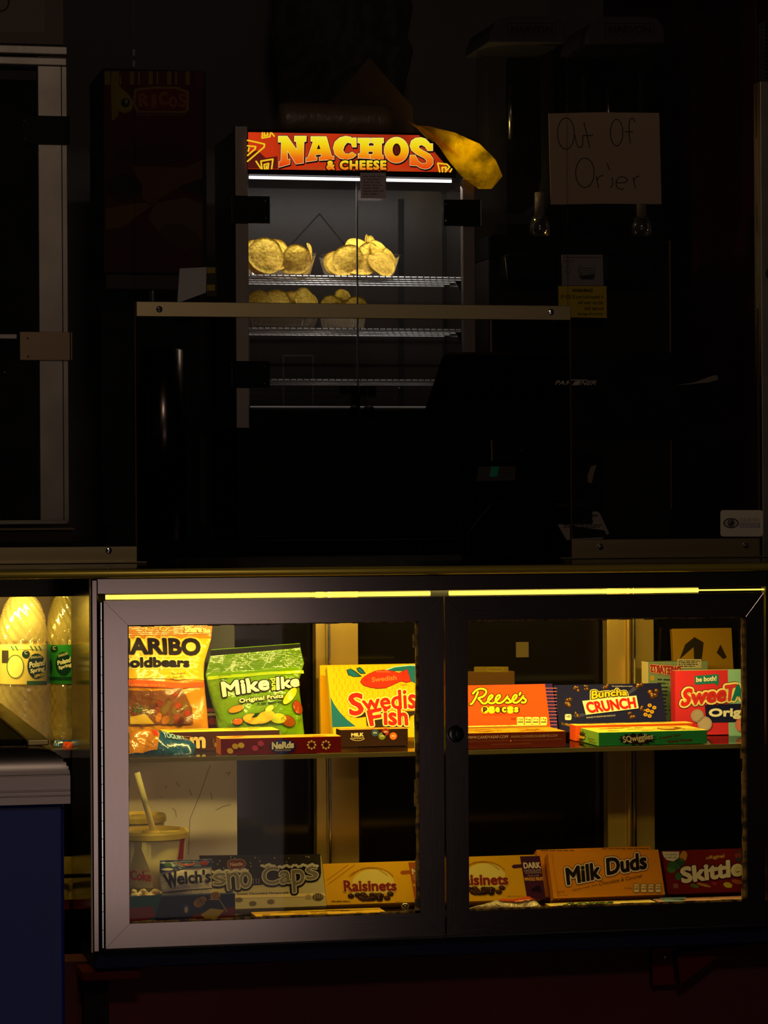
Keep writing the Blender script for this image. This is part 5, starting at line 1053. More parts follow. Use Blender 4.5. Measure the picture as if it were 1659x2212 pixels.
hA = Z1([(1150, 398), (1172, 452), (1128, 458)]); P.poly(hA, bk_e, 8)
P.poly(Z2([(470 + 42 * cos(2 * pi * k / 24), 408 + 66 * sin(2 * pi * k / 24)) for k in range(24)]), bk_e, 8); P.poly(Z2([(470 + 30 * cos(2 * pi * k / 24), 410 + 52 * sin(2 * pi * k / 24)) for k in range(24)]), dr_e, 9)
P.text('& CHEESE', ((706, 348), (833, 348), (833, 366), (706, 366)), ch_e, 8, bold=1.5, outline=[(2.6, bk_e, 7)], space=1.15)
for x in range(716, 834, 8): pass
h = sg.build('sign_housing', nw, bevel=.002); o = mb.build('sign_panel', nw); plab(o, 'glowing red sign panel with yellow letters')
# tube
tube_e = emit('white_tube', (255, 244, 246), 2.2)
for xa, xb in ((538, 777), (835, 975)):
    mb = MB(); A = PY(xa, 385, YN + .012); B = PY(xb, 390, YN + .012); A.z = B.z = PY(768, 387.5, YN + .012).z; mb.tube([A, B], .0030, tube_e, 10); mb.build('tube_light', nw)
# doors
dg = glass('warmer_door_glass', (.95, .95, .96), .04, .02, .008, (210, 205, 220))
zd0, zd1 = PY(768, 876, YN).z, PY(768, 392, YN + .004).z
xm = WX(773, 600, YN)
for a, b in ((XA + .026, xm - .0008), (xm + .0008, XB - .0235)):
    mb = MB(); mb.box(a, b, YN + .003, YN + .008, zd0, zd1, dg); d = mb.build('door', nw); plab(d, 'clear glass door leaf')
    mb = MB(); e = a if a > xm else b; eg = pm(110, 104, 100, rough=.3); mb.box(e - .0005, e + .0005, YN + .0025, YN + .0085, zd0, zd1, eg); f = b if a > xm else a; mb.box(f - .0008, f + .0008, YN + .0025, YN + .0085, zd0, zd1, pm(190, 186, 190, rough=.2)); mb.build('door_edge', d)
hinge(503, 423, 583, 482, YN, nw, BLACKP, [(573, 434), (574, 471)], True)
hinge(503, 780, 583, 837, YN, nw, BLACKP, [(573, 791), (572, 828)], True)
hinge(959, 431, 1036, 488, YN, nw, BLACKP, [(964, 441), (964, 477)])
# wire shelves
for y0_, seen in ((599, 1), (712, 1), (822, 1)):
    z = PY(768, y0_, YN + .02).z; mb = MB(); a, b = XA + .02, XB - .012; wm = metal('shelf_wire', (250, 250, 255), .4, met=.35)
    for k, yy_ in enumerate((.018, .07, .12, .17, .22)): mb.tube([(a, YN + yy_, z), (b, YN + yy_, z)], .0026 if k == 0 else .0016, wm, 10)
    n = 35
    for k in range(n + 1):
        x = a + (b - a) * k / n; mb.tube([(x, YN + .0145, z + .0002), (x, YN + .015, z + .003), (x, YN + .225, z + .003)], .0011, pm(40, 38, 38, rough=.3), 6)
    mb.build('wire_shelf', nw, smooth=True)
    mb = MB(); mb.prism([V((b - .016, YN + .05, z - .002)), V((b, YN + .05, z - .03)), V((b, YN + .05, z - .002))], (0, .008, 0), BLACKM); mb.build('shelf_bracket', nw)
mb = MB(); o_ = PY(750, 848, YN); mb.pbox(735, 834, 775, 852, YN - .006, .005, BLACKP); mb.pbox(760, 850, 778, 882, YN - .008, .006, BLACKP); mb.ball(PY(752, 838, YN - .006), .0022, CHROME, 1)
mb.build('door_catch', nw); mb = MB(); mb.pbox(779, 834, 812, 856, YN - .006, .005, BLACKP); A = PY(793, 832, YN - .008); mb.tube([A, A - V((0, 0, .028))], .0009, CHROME, 6)
plab(mb.build('door_catch', nw), 'black door catch with a bright pin')
for q in ((862, 838), (859, 849), (853, 858)): mb = MB(); mb.ball(PY(*q, YN - .002), .002, CHROME, 1); mb.build('screw', nw, smooth=True)
mb = MB()
mb.ball(PY(765, 884, YN - .012), .009, BLACKP, 2); mb.build('door_knob', nw, smooth=True); mb = MB(); mb.ball(PY(797, 887, YN - .012), .012, BLACKP, 2); mb.build('door_knob', nw, smooth=True)
# card under the sign
mb = MB(); yv = YN - .016; P = Print(mb, (0, yv, 1), (0, -1, 0)); A = [PY(x, y, yv) for x, y in ((778, 373), (833, 373), (834, 429), (779, 428))]; mb.prism([A[0], A[3], A[2], A[1]], (0, .0012, 0), pm(226, 206, 206)); P.lines(784, 380, 829, 424, 7, pm(170, 140, 140), 1)
tag(mb.build('note_card'), 'small pale pink card hanging below the NACHOS sign', 'card')
# --- trays and chips
chipm = speckle('corn_chip', (180, 136, 14), (232, 198, 58), 170, .75, .3, .66, .5)
tr = glass('clear_tray', (.96, .94, .9), .10, .12, .17, (210, 190, 160))
def chip_mesh(mb, c, r, tilt, yaw, roll, k):
    q = random.Random(k); M = Matrix.Rotation(yaw, 3, 'Z') @ Matrix.Rotation(tilt, 3, 'X') @ Matrix.Rotation(roll, 3, 'Z'); n, seg = 5, 26; vs = []; fs = []
    bend = q.uniform(.15, .4); o = q.uniform(0, 40)
    for side in (0, 1):
        for i in range(n + 1):
            for j in range(seg):
                a = 2 * pi * j / seg; rr_ = r * i / n * (1 + .05 * noise.noise(V((cos(a) * 1.4 + o, sin(a) * 1.4, o)))); x, y = rr_ * cos(a), rr_ * sin(a)
                z = -bend * (x * x) / r * .8 + r * .07 * noise.noise(V((x / r * 2.2 + o, y / r * 2.2, o))) - (.0012 if side else 0)
                vs.append(V(c) + M @ V((x, y, z)))
    S = (n + 1) * seg
    for s_ in (0, 1):
        for i in range(n):
            for j in range(seg):
                f = (s_ * S + i * seg + j, s_ * S + i * seg + (j + 1) % seg, s_ * S + (i + 1) * seg + (j + 1) % seg, s_ * S + (i + 1) * seg + j); fs.append(f if s_ else f[::-1])
    for j in range(seg): fs.append((n * seg + j, n * seg + (j + 1) % seg, S + n * seg + (j + 1) % seg, S + n * seg + j))
    mb.add(vs, fs, chipm)
def tray(px0, px1, pyt, pyb, Y, zb_, lab, chips, clab, grp, kk):
    x0, x1 = WX(px0, pyb, Y), WX(px1, pyb, Y); xm_ = (x0 + x1) / 2; w = (x1 - x0) / 2; h = PY((px0 + px1) / 2, pyt, Y).z - zb_
    t = thing('chip_tray', lab, 'tray', (xm_, Y + .05, zb_)); mb = MB(); pts = []
    def ringp(s_, z, rib):
        o = []
        for k in range(72):
            a = 2 * pi * k / 72; cx, sy = cos(a), sin(a); e = .55
            x = w * s_ * (abs(cx) ** e) * (1 if cx > 0 else -1); y = .055 * s_ * (abs(sy) ** e) * (1 if sy > 0 else -1); rb = 1 + (.015 * (k % 2) if rib else 0); o.append(V((xm_ + x * rb, Y + .055 + y * rb, zb_ + z)))
        return o
    rs = [ringp(.80, .001, 0), ringp(.84, .004, 1), ringp(.97, h * .92, 1), ringp(1.0, h, 0), ringp(1.05, h + .001, 0)]
    vs = sum(rs, []); fs = [(i * 72 + k, i * 72 + (k + 1) % 72, (i + 1) * 72 + (k + 1) % 72, (i + 1) * 72 + k) for i in range(4) for k in range(72)] + [tuple(range(71, -1, -1))]
    mb.add(vs, fs, tr); mb.build('tray_body', t)
    for i, (px, py, rp, dy, tilt, yaw) in enumerate(chips):
        m2 = MB(); c = PY(px, py, Y + dy); r = rp / F * 5.78; c.z = max(c.z, zb_ + .003 + r * .98 * abs(sin(radians(tilt)))); chip_mesh(m2, c, r, radians(tilt), radians(yaw), i * 1.3, kk * 31 + i)
        tag(m2.build('corn_chip', smooth=True), clab, 'corn chip', grp)
zs1 = PY(768, 599, YN + .02).z + .0045; zs2 = PY(768, 712, YN + .02).z + .0045
tray(530, 690, 546, 594, YN + .025, zs1, 'clear ribbed tray of chips at the left of the top wire shelf',
     [(575, 556, 40, .012, 78, 6), (552, 549, 34, .035, 82, -14), (600, 548, 34, .05, 80, 22), (642, 562, 33, .02, 86, 2), (673, 548, 24, .03, 84, 74), (628, 562, 30, .06, 80, -20), (560, 572, 30, .028, 80, 10), (655, 566, 27, .045, 82, 30)],
     'round yellow corn chip in the left tray on the top wire shelf', 'chips in the top left tray', 1)
tray(704, 872, 549, 594, YN + .025, zs1, 'clear ribbed tray of heaped chips on the top wire shelf, right of centre',
     [(776, 566, 40, .032, 54, 0), (773, 537, 29, .05, 66, 6), (737, 566, 32, .03, 62, -20), (722, 566, 26, .05, 80, -30), (824, 568, 33, .03, 58, 20), (808, 530, 24, .065, 70, 50), (818, 540, 26, .05, 74, 36), (800, 552, 30, .04, 80, 20), (842, 556, 24, .06, 76, 40), (752, 568, 34, .02, 82, -12), (797, 524, 19, .075, 78, 64)],
     'round yellow corn chip in the heaped tray right of centre on the top shelf', 'chips in the heaped tray', 2)
tray(530, 700, 668, 706, YN + .025, zs2, 'clear ribbed tray of chips on the second wire shelf behind the rail',
     [(562, 656, 32, .02, 70, -6), (554, 650, 26, .04, 76, -40), (600, 654, 33, .02, 68, 8), (625, 656, 30, .03, 66, 20), (640, 653, 30, .04, 68, 24), (663, 647, 29, .03, 74, 30), (668, 650, 28, .05, 72, 36), (590, 660, 28, .05, 70, 0)],
     'round yellow corn chip in the tray on the second wire shelf', 'chips on the second shelf', 3)
tray(705, 800, 668, 706, YN + .10, zs2, 'dim tray of chips at the back of the second wire shelf',
     [(716, 660, 24, .02, 80, 0), (740, 642, 20, .04, 84, 10), (772, 664, 28, .03, 78, 14)], 'dim corn chip at the back of the second wire shelf', 'chips at the back of the second shelf', 4)
# things on top of the warmer
zt_ = PY(768, 284, ys).z + .0006
o = MB(); A = PY(602, 254, 5.68); B = PY(842, 254, 5.68); rr_ = (PY(700, 224, 5.68).z - zt_) / 2; A.z = B.z = zt_ + rr_ + .001; A.x, B.x = A.x, B.x
n = 16; pa = [A.lerp(B, k / n) for k in range(n + 1)]; o.tube(pa, rr_, foil('dull_plastic', (120, 96, 64), .4, scale=25), 24, radii=[rr_ * (.9 if k in (0, n) else 1 + .0 * k) for k in range(n + 1)])
tag(o.build('rolled_bag', smooth=True), 'dim rolled plastic bag lying on top of the chip warmer', 'bag')
mb = MB(); A = [PY(x, y, 5.83) for x, y in ((705, 232), (797, 124), (892, 232), (892, 284), (705, 284))]; A[3].z = A[4].z = zt_ - .028; 
mb.prism([A[0], A[4], A[3], A[2], A[1]], (0, .02, 0), pm(66, 46, 24)); tag(mb.build('pointed_card'), 'dim brown card with a pointed top standing behind the rolled bag', 'card')
wm_pos = None
r_, m_, P, D = bag('hanging_bag', 'large black plastic bag hanging above the chip warmer', 'bag', [(-120, 600), (60, 585), (160, 600), (270, 610)], [(-120, 870), (20, 892), (80, 880), (110, 893), (200, 872), (270, 860)], 6.3, 0, .05, foil('black_plastic', (5, 4, 4), .8, scale=20), seed=61, crk=.02)
m_.build('pouch', r_, smooth=True)
# yellow bag at the sign's right end
ybag = bpy.data.materials.new('yellow_film'); ybag.use_nodes = True; nt = ybag.node_tree; nt.nodes.clear()
out = nt.nodes.new('ShaderNodeOutputMaterial'); a1 = nt.nodes.new('ShaderNodeBsdfTransparent'); a2 = nt.nodes.new('ShaderNodeBsdfTranslucent'); a3 = nt.nodes.new('ShaderNodeBsdfPrincipled'); a2.inputs[0].default_value = (*lin((255, 226, 40)), 1); a3.inputs['Base Color'].default_value = (*lin((244, 206, 36)), 1); a3.inputs['Roughness'].default_value = .25
m1 = nt.nodes.new('ShaderNodeMixShader'); m1.inputs[0].default_value = .5; m2_ = nt.nodes.new('ShaderNodeMixShader')
nz = nt.nodes.new('ShaderNodeTexNoise'); nz.inputs['Scale'].default_value = 22; nz.inputs['Detail'].default_value = 4; mr = nt.nodes.new('ShaderNodeMapRange'); mr.inputs['From Min'].default_value = .38; mr.inputs['From Max'].default_value = .62; mr.inputs['To Min'].default_value = .1; mr.inputs['To Max'].default_value = .7; a1.inputs[0].default_value = (1, .82, .14, 1)
tc = nt.nodes.new('ShaderNodeTexCoord'); nt.links.new(tc.outputs['Object'], nz.inputs['Vector']); nt.links.new(nz.outputs['Fac'], mr.inputs['Value'])
for a, b in ((a2.outputs[0], m1.inputs[1]), (a3.outputs[0], m1.inputs[2]), (mr.outputs[0], m2_.inputs[0]), (a1.outputs[0], m2_.inputs[1]), (m1.outputs[0], m2_.inputs[2]), (m2_.outputs[0], out.inputs[0])): nt.links.new(a, b)
r_, m_, P, D = bag('yellow_plastic_bag', 'crumpled yellow plastic bag catching light at the right end of the sign', 'bag', [(272, 902), (290, 925), (310, 944), (345, 968), (380, 996), (408, 1034)], [(272, 925), (290, 988), (310, 1036), (345, 1070), (380, 1086), (408, 1062)], 5.555, 0, .016, ybag, seed=71, crk=.012)
m_.build('pouch', r_, smooth=True)
mb = MB(); q = random.Random(5)
for k in range(7):
    a = PY(880 + k * 9 + q.uniform(-4, 4), 262 + k * 4, 5.55); b = PY(925 + k * 11, 300 + k * 6, 5.552); mb.tube([a, a.lerp(b, .5) + V((0, -.003, .003)), b], .0013, ybag, 6, radii=[.0004, .0016, .0022])
m_ = mb.build('torn_strip', r_, smooth=True)
# ================================================================ slush machine
YM = 5.60
sm = thing('slush_machine', 'dark two-bowl slush machine with hand-written notice at the right', 'drinks machine', (WX(1255, 900, YM), YM + .12, zk))
gl = glass('bowl_plastic', (.80, .78, .76), .02, .3, .008, (150, 140, 140), fm=.1)
zbt = PY(1255, 505, YM).z
for k, (xa, xb) in enumerate(((1056, 1222), (1268, 1436))):
    xc_ = (WX(xa, 200, YM) + WX(xb, 200, YM)) / 2; w = (WX(xb, 200, YM) - WX(xa, 200, YM)) / 2; z0_ = PY((xa + xb) / 2, 470, YM).z; z1_ = PY((xa + xb) / 2, 94, YM).z
    mb = MB(); pr = [(w * .4, 0), (w * .7, .012), (w * .93, .05), (w, .10), (w * .98, z1_ - z0_)]; mb.lathe((xc_, YM + .10, z0_), pr, gl, 40, cap=False); mb.build('bowl', sm, smooth=True)
    mb = MB(); A = [PY(x, y, YM - .005) for x, y in ((xa, 92), (xb, 92), (xb - 1, 62), (xb - 12, 42), (xb - 26, 35), (xa + 40, 35), (xa + 14, 46), (xa + 3, 70))]
    mb.prism([A[0], A[1]] + A[2:], (0, .2, 0), pm(66, 61, 63, rough=.6)); P = Print(mb, (0, YM - .005, 1), (0, -1, 0)); fx = xa + 40
    dk = pm(34, 30, 30); P.stroke([(fx, 50), (fx + 104, 50), (fx + 104, 76), (fx, 76), (fx, 50)], 1.6, dk, 1); P.text('NARVON', (fx + 8, 56, fx + 97, 71), dk, 1, bold=1.1); mb.build('lid', sm, bevel=.003)
    mb = MB(); xs_ = 1103 if k == 0 else 1314; A = PY(xs_, 188, YM + .02); B = PY(xs_, 300, YM + .02); B.x = A.x; mb.tube([A, B], .0052, metal('agitator_steel', (150, 140, 132), .3), 14); mb.build('agitator_shaft', sm, smooth=True)
    xs_ = 1166 if k == 0 else 1386; mb = MB(); A = PY(xs_, 416, YM - .02); B = PY(xs_, 468, YM - .02); B.x = A.x; mb.tube([A, B], .0105, pm(120, 108, 98, rough=.4), 16); mb.build('tap', sm, smooth=True)
    mb = MB(); c = PY(xs_, 508, YM - .02); mb.lathe(c, [(.021, 0), (.020, .02), (.015, .036), (.012, .038)], glass('knob_plastic', (.8, .75, .7), .1, .1, .05), 20); mb.build('tap_nozzle', sm, smooth=True)
    xt = 1090 if k == 0 else 1304; mb = MB(); P = None; mb.pbox(xt, 548, xt + 118, 612, YM - .06, .055, BLACKP); mb.build('drip_tray', sm, bevel=.010)
    mb = MB(); A = PY(xt + 2, 556, YM - .062); B = PY(xt + 6, 604, YM - .062); mb.tube([A, B], .001, CHROME, 6); mb.build('drip_tray_trim', sm)
mb = MB(); mb.pbox(1060, 510, 1450, 560, YM, .24, BLACKP); mb.box(WX(1062, 800, YM), WX(1448, 800, YM), YM + .004, YM + .24, zk, PY(1255, 560, YM).z - .0003, pm(24, 17, 15)); mb.build('body', sm, bevel=.002)
mb = MB()
for x, ya, yb2 in ((1060, 690, 1100), (1446, 520, 1100)): A = PY(x, ya, YM - .001); B = PY(x, yb2, YM - .001); B.x = A.x; mb.box(A.x - .0016, A.x + .0016, YM - .003, YM, B.z, A.z, metal('trim_steel', (190, 160, 120), .3))
mb.build('edge_trim', sm)
mb = MB(); yv = YM - .064; A = [PY(x, y, yv) for x, y in ((1213, 550), (1302, 550), (1304, 617), (1214, 617))]; mb.prism([A[0], A[3], A[2], A[1]], (0, .002, 0), pm(150, 138, 134)); P = Print(mb, (0, yv, 1), (0, -1, 0))
P.stroke([(1218, 556), (1299, 556)], 1.5, pm(90, 80, 80), 1)
for k in range(5): P.ring(1268, 584 + k * 5 - 10, 19 - abs(k - 2) * 2, 6, 1.4, pm(80, 74, 78), 1, 10, 200)
P.poly([(1250, 596), (1286, 592), (1282, 604), (1256, 604)], pm(70, 64, 70), 1); P.ring(1227, 582, 5, 8, 1.2, pm(90, 84, 84), 1); P.lines(1220, 562, 1240, 570, 2, pm(100, 84, 110), 1)
plab(mb.build('instruction_label', sm), 'white instruction label with a sketch')
mb = MB(); A = [PY(x, y, yv) for x, y in ((1206, 618), (1310, 618), (1311, 687), (1207, 685))]; mb.prism([A[0], A[3], A[2], A[1]], (0, .002, 0), pm(216, 180, 16)); P = Print(mb, (0, yv, 1), (0, -1, 0)); kk = pm(60, 48, 8)
P.text('WARNING!', (1236, 624, 1280, 631), kk, 1, bold=.4)
for k, t in enumerate(('IF ICE IS not lubricated it', 'will wear out the', 'shaft seal and', 'damage the motor')): P.text(t, (1212 + (36 if k in (1, 3) else 50 if k == 2 else 0), 637 + k * 12.5, 1303, 645 + k * 12.5), kk, 1, bold=.15)
plab(mb.build('warning_label', sm), 'yellow warning label')
# notice
mb = MB(); yv = YM - .036; A = [PY(x, y, yv) for x, y in ((1185, 245), (1300, 242.5), (1424, 244), (1429, 441), (1310, 440), (1190, 442))]
mb.prism([A[0], A[5], A[4], A[3], A[2], A[1]], (0, .0012, 0), pm(190, 160, 132, rough=.8)); P = Print(mb, (0, yv, 1), (0, -1, 0)); ik = pm(34, 24, 18)
Q = lambda q: [(1020 + x / 3.6065, 220 + y / 3.6065) for x, y in q]
def oval(cx, cy, rx, ry, t): return [(cx + rx * cos(2 * pi * k / 22 - t), cy + ry * sin(2 * pi * k / 22 - t)) for k in range(23)]
for q in (oval(730, 247, 65, 122, 1.5), [(800, 262), (815, 330), (840, 358), (860, 330), (862, 265)], [(870, 160), (895, 260), (915, 355)], [(865, 262), (940, 262)], oval(1125, 240, 48, 103, 1.5), [(1268, 160), (1250, 128), (1225, 150), (1222, 240), (1232, 322)], [(1190, 232), (1250, 234)],
          oval(878, 553, 72, 115, 1.6), [(965, 580), (985, 670)], [(972, 610), (990, 585), (1018, 572)], [(1050, 478), (1070, 530)], [(1090, 590), (1094, 645), (1078, 664)], [(1120, 630), (1180, 630), (1208, 612), (1190, 588), (1150, 586), (1122, 622), (1128, 665), (1160, 682), (1180, 676)], [(1253, 588), (1270, 672)], [(1262, 610), (1280, 584), (1302, 580)]): P.spline(Q(q), 1.9, ik, 1, n=3)
P.poly([(1310, 350), (1325, 345), (1326, 400), (1312, 405)], pm(196, 168, 140), 2) if False else None
tag(mb.build('paper_notice'), 'white paper notice hand-written Out Of Order', 'notice')
# dark bowl contents behind
mb = MB(); mb.box(WX(1140, 200, 5.9), WX(1480, 200, 5.9), 5.92, 6.1, zk, PY(1310, 90, 5.9).z, BLACKM); tag(mb.build('dark_cabinet', bevel=.02), 'black cabinet standing behind the slush machine', 'cabinet')
# ================================================================ till, card sign, small things on the worktop
YT_ = 4.42
zc_ = zc + .0005
tl = thing('till_monitor', 'black till monitor seen from behind with slanted silver lettering', 'monitor', (WX(1235, 900, YT_), YT_ + .05, zc_))
mb = MB(); A = [PY(x, y, YT_) for x, y in ((964, 778), (974, 769), (986, 766.5), (1492, 766.5), (1506, 770), (1512, 782), (1556, 940), (1548, 952), (918, 952), (910, 940))]
A = [V((p.x, YT_ - (p.z - 1.18) * .22 + .02, p.z)) for p in A]; A = [hit(829.5 + 0, 1106, V((0, 0, 0)), V((0, 1, 0))) if False else p for p in A]
nn = V((0, -1, -.22)).normalized(); p0 = V((0, YT_ + .02, 1.18))
A = [hit(x, y, p0, nn) for x, y in ((964, 778), (974, 769), (986, 766.5), (1492, 766.5), (1506, 770), (1512, 782), (1556, 940), (1548, 952), (918, 952), (910, 940))]
mb.prism([A[0]] + A[:0:-1], -nn * .03, pm(3, 2, 2, rough=.7, spec=.04)); P = Print(mb, p0, nn); lg = pm(190, 176, 160)
P.text('PA', ((1203, 822), (1223, 822), (1219, 831), (1199, 831)), lg, 1, bold=.3); P.text('R', ((1226, 822), (1236, 822), (1233, 831), (1222, 831)), lg, 1, bold=.3); P.poly([(1233, 820), (1270, 820), (1269, 822), (1232, 822)], lg, 1); P.poly([(1243, 823), (1256, 823), (1249, 832), (1235, 832)], lg, 1); P.text('NER', ((1259, 823), (1292, 822), (1286, 831), (1252, 832)), lg, 1, bold=.3)
plab(mb.build('screen_back', tl, bevel=.003), 'black rear shell of the screen')
mb = MB(); c = (A[0] + A[3]) / 2; X0 = WX(1130, 1000, YT_ + .06); X1 = WX(1300, 1000, YT_ + .06); mb.box(X0, X1, YT_ + .05, YT_ + .10, zc_ + .012, 1.25, BLACKM); mb.build('stand', tl, bevel=.004)
mb = MB(); mb.box(X0 - .05, X1 + .05, YT_ - .02, YT_ + .16, zc_, zc_ + .0115, BLACKM); P = Print(mb, (0, YT_ - .02, 1), (0, -1, 0)); mb.build('foot', tl, bevel=.002)
o = thing('card_sign', 'small tilted white sign about credit cards at the foot of the till', 'sign', (WX(1250, 1160, 4.33), 4.34, zc_))
mb = MB(); nn = V((0, -cos(.5), sin(.5))); p0 = PY(1255, 1160, 4.33); p0.z = zc_ + .006; A = [hit(x, y, p0, nn) for x, y in ((1189, 1105), (1291, 1105), (1296, 1109), (1316, 1152), (1300, 1164), (1224, 1166))]; mb.prism([A[0]] + A[:0:-1], -nn * .003, pm(150, 136, 122)); P = Print(mb, p0, nn); kk = pm(30, 26, 24)
P.text('We Accept All Major', ((1196, 1110), (1291, 1110), (1293, 1118), (1199, 1118)), kk, 1, bold=.3); P.text('Credit Cards', ((1222, 1121), (1280, 1121), (1282, 1128), (1225, 1128)), kk, 1, bold=.3); P.lines(1217, 1133, 1300, 1142, 2, kk, 1)
P.poly([(1232, 1134), (1250, 1138), (1306, 1146), (1312, 1160), (1236, 1164)], pm(12, 10, 10), 2); mb.build('sign_plate', o)
mb = MB(); ys_ = 4.352; mb.pbox(1188, 1084, 1282, 1101, ys_, .02, BLACKM); P = Print(mb, (0, ys_, 1), (0, -1, 0)); P.text('PARTNER', ((1202, 1088), (1271, 1086), (1268, 1093), (1199, 1095)), pm(60, 52, 46), 1, shear=.2); mb.box(WX(1190, 1100, ys_), WX(1280, 1100, ys_), ys_ + .002, ys_ + .02, zc_, PY(1235, 1102, ys_).z, BLACKM); mb.build('holder', o)
o = thing('card_reader', 'dark card reader with a dim green patch on its display', 'card reader', (WX(1075, 1100, 4.30), 4.32, zc_))
mb = MB(); yv = 4.31; mb.box(WX(1005, 1020, yv), WX(1140, 1020, yv), yv, yv + .03, zc_, PY(1075, 995, yv).z, BLACKM); mb.build('reader_body', o, bevel=.003)
mb = MB(); P = Print(mb, (0, yv, 1), (0, -1, 0)); P.poly([(1034, 1008), (1114, 1007), (1112, 1038), (1028, 1039)], pm(54, 48, 44), 1); P.poly([(1061, 1008), (1078, 1008), (1074, 1029), (1057, 1030)], pm(30, 130, 96), 2); P.lines(1082, 1014, 1110, 1034, 4, pm(40, 36, 34), 2); plab(mb.build('display', o), 'dim display with a green patch')
mb = MB(); A = [PY(x, y, 4.305) for x, y in ((1276, 1008), (1289, 1004), (1283, 1022), (1278, 1044), (1270, 1042), (1269, 1028))]; mb.prism([A[0]] + A[:0:-1], (0, .001, 0), pm(120, 100, 84)); plab(mb.build('paper_slip', o), 'small tan paper slip')
mb = MB(); A = [PY(x, y, 4.40) for x, y in ((1458, 833), (1500, 826), (1538, 812), (1549, 810), (1552, 820), (1530, 826))]; mb.prism([A[0]] + A[:0:-1], (0, .001, .0), pm(130, 116, 104)); mb.build('receipt_paper', tl)
mb = MB(); A = [PZ(x, y, zc_ + .0004) for x, y in ((1401, 1176), (1470, 1178), (1455, 1170), (1400, 1170))]; a_ = WX(1401, 1158, 4.2); b_ = WX(1480, 1158, 4.2); mb.box(a_, b_, 4.16, 4.28, zc_ + .018, zc_ + .0205, pm(170, 150, 130)); mb.box(a_ + .004, b_ - .004, 4.165, 4.275, zc_, zc_ + .0178, BLACKM); tag(mb.build('notepad'), 'thin pale pad lying on the worktop behind the right screen', 'pad')
mb = MB(); pts = [(1008, 1198), (1012, 1150), (1060, 1090), (1130, 1076), (1210, 1078)]
cab = [PY(x, y, 4.24) for x, y in pts]; cab2 = [V((p.x, p.y, max(p.z, zc_ + .0016))) for p in cab]; 
sm_ = []
for i in range(len(cab2) - 1):
    for k in range(6): sm_.append(cab2[i].lerp(cab2[i + 1], k / 6))
sm_.append(cab2[-1]); mb.tube(sm_, .0014, pm(30, 20, 16, rough=.3), 8); tag(mb.build('cable', smooth=True), 'thin black cable curling on the worktop before the till', 'cable')
# extinguisher
ex = thing('fire_extinguisher', 'dim red cylinder with a white label at the far right', 'fire extinguisher', (WX(1555, 800, 5.9), 5.9, zk))
mb = MB(); r0 = WX(1580, 800, 5.9) - WX(1555, 800, 5.9); zt = PY(1555, 700, 5.9).z - zk; mb.lathe(ex.location, [(r0, 0), (r0, zt - .03), (r0 * .8, zt - .01), (r0 * .35, zt)], pm(120, 10, 12, rough=.3), 32); mb.build('cylinder_body', ex, smooth=True)
mb = MB(); mb.lathe(ex.location, [(r0 * .3, zt), (r0 * .3, zt + .03)], BLACKP, 16); mb.box(ex.location.x - .05, ex.location.x + .02, 5.89, 5.91, ex.location.z + zt + .03, ex.location.z + zt + .04, BLACKP); mb.build('valve_handle', ex)
mb = MB(); yv = 5.9 - r0 - .0015; P = Print(mb, (0, yv, 1), (0, -1, 0)); mb.pbox(1546, 816, 1568, 874, yv, .0014, pm(140, 110, 104)); P.lines(1549, 822, 1566, 870, 7, pm(60, 40, 40), 1); mb.build('label', ex)
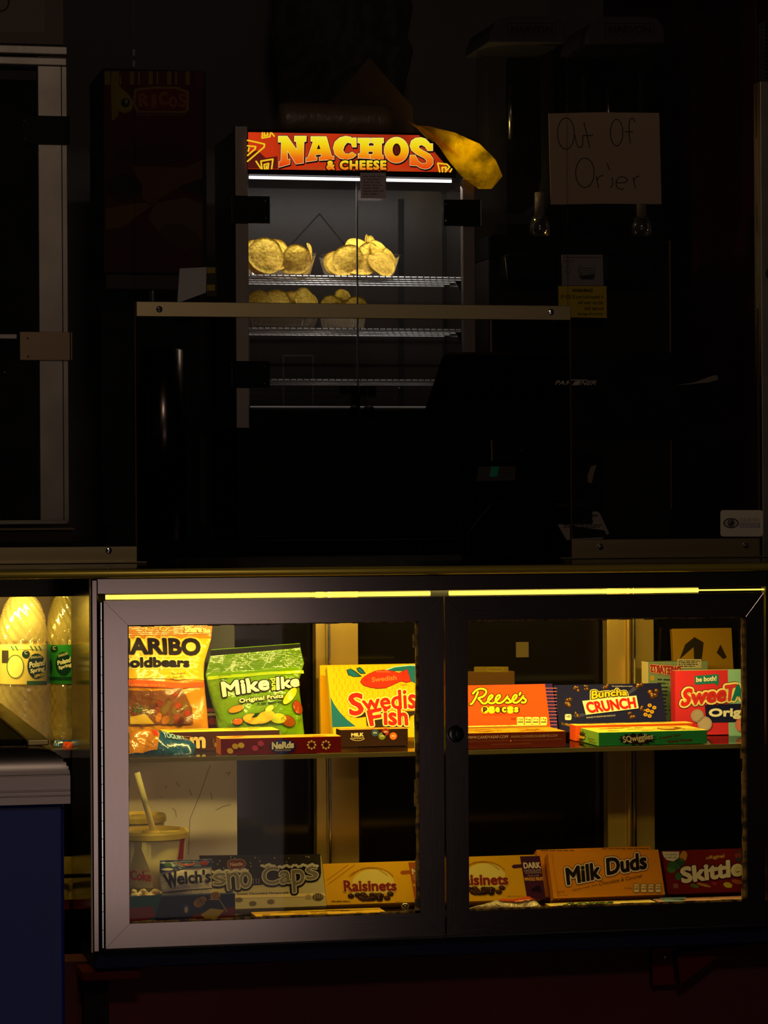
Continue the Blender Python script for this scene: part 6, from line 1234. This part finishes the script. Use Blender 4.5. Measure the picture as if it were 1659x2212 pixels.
# ================================================================ lights
def area(name, loc, look, sx, sy, W, col, spread=180, vis=True):
    l = bpy.data.lights.new(name, 'AREA'); l.shape = 'RECTANGLE'; l.size = sx; l.size_y = sy; l.energy = W; l.color = col; l.spread = radians(spread)
    o = bpy.data.objects.new(name, l); COL.objects.link(o); o.location = V(loc); d = V(look) - V(loc); o.rotation_euler = d.to_track_quat('-Z', 'Y').to_euler(); return o
LC = (1, .77, .2)
x0, x1, x2 = WX(228, 1291, 3.76), WX(929, 1281, 3.76), WX(1600, 1274, 3.76)
area('case_strip_left', ((x0 + x1) / 2, 3.768, 1.036), ((x0 + x1) / 2, 3.768 + .10, .90), x1 - x0 - .01, .012, LK * 1.0, LC)
area('case_strip_right', ((x1 + x2) / 2 + .01, 3.768, 1.036), ((x1 + x2) / 2 + .01, 3.768 + .10, .90), x2 - x1 - .03, .012, LK * .8, LC)
area('drinks_strip', (.16, 4.03, 1.045), (.16, 4.12, .9), .5, .02, DK, LC)
area('warmer_tube', (WX(768, 400, YN + .03), YN + .022, PY(768, 392, YN).z - .002), (WX(768, 400, YN + .03), YN + .09, PY(768, 600, YN).z), .44, .012, TK, (1, .95, .86))
pl = bpy.data.lights.new('sign_lamp', 'POINT'); pl.energy = SK; pl.color = (1, .75, .25); pl.shadow_soft_size = .012; po = bpy.data.objects.new('sign_lamp', pl); COL.objects.link(po); po.location = PY(998, 322, 5.612)
area('hall_light', (HX, -.5, .48), (HX, 3.7, .48), HW, .92, HK, (1, .78, .70))  # unseen area light behind the camera, placed for the left frames' reflections
area('upper_fill_light', (.2, -.6, 3.1), (.9, 4.6, 1.1), .5, .3, CK, (1, .78, .6))  # added unseen fill that brightens the dim upper half
w = bpy.data.worlds.new('dark_hall'); SC.world = w; w.use_nodes = True; w.node_tree.nodes['Background'].inputs[0].default_value = (1, .8, .7, 1); w.node_tree.nodes['Background'].inputs[1].default_value = WK
# ================================================================ camera
cd = bpy.data.cameras.new('camera'); cam = bpy.data.objects.new('camera', cd); COL.objects.link(cam)
cx = (RT - UP * ROLL).normalized(); cyv = (UP + RT * ROLL).normalized(); cz = -FW.normalized()
cam.matrix_world = Matrix(((cx.x, cyv.x, cz.x, CAM.x), (cx.y, cyv.y, cz.y, CAM.y), (cx.z, cyv.z, cz.z, CAM.z), (0, 0, 0, 1)))
cd.sensor_fit = 'HORIZONTAL'; cd.sensor_width = 36; cd.lens = F / 1659 * 36; cd.clip_start = .05; cd.clip_end = 50
SC.camera = cam
vs_ = SC.view_settings; vs_.view_transform = 'Standard'; vs_.look = 'None'; vs_.exposure = 0; vs_.gamma = 1; vs_.use_curve_mapping = False
try: SC.cycles.transparent_max_bounces = 24; SC.cycles.max_bounces = 8; SC.cycles.sample_clamp_indirect = 3
except Exception: pass
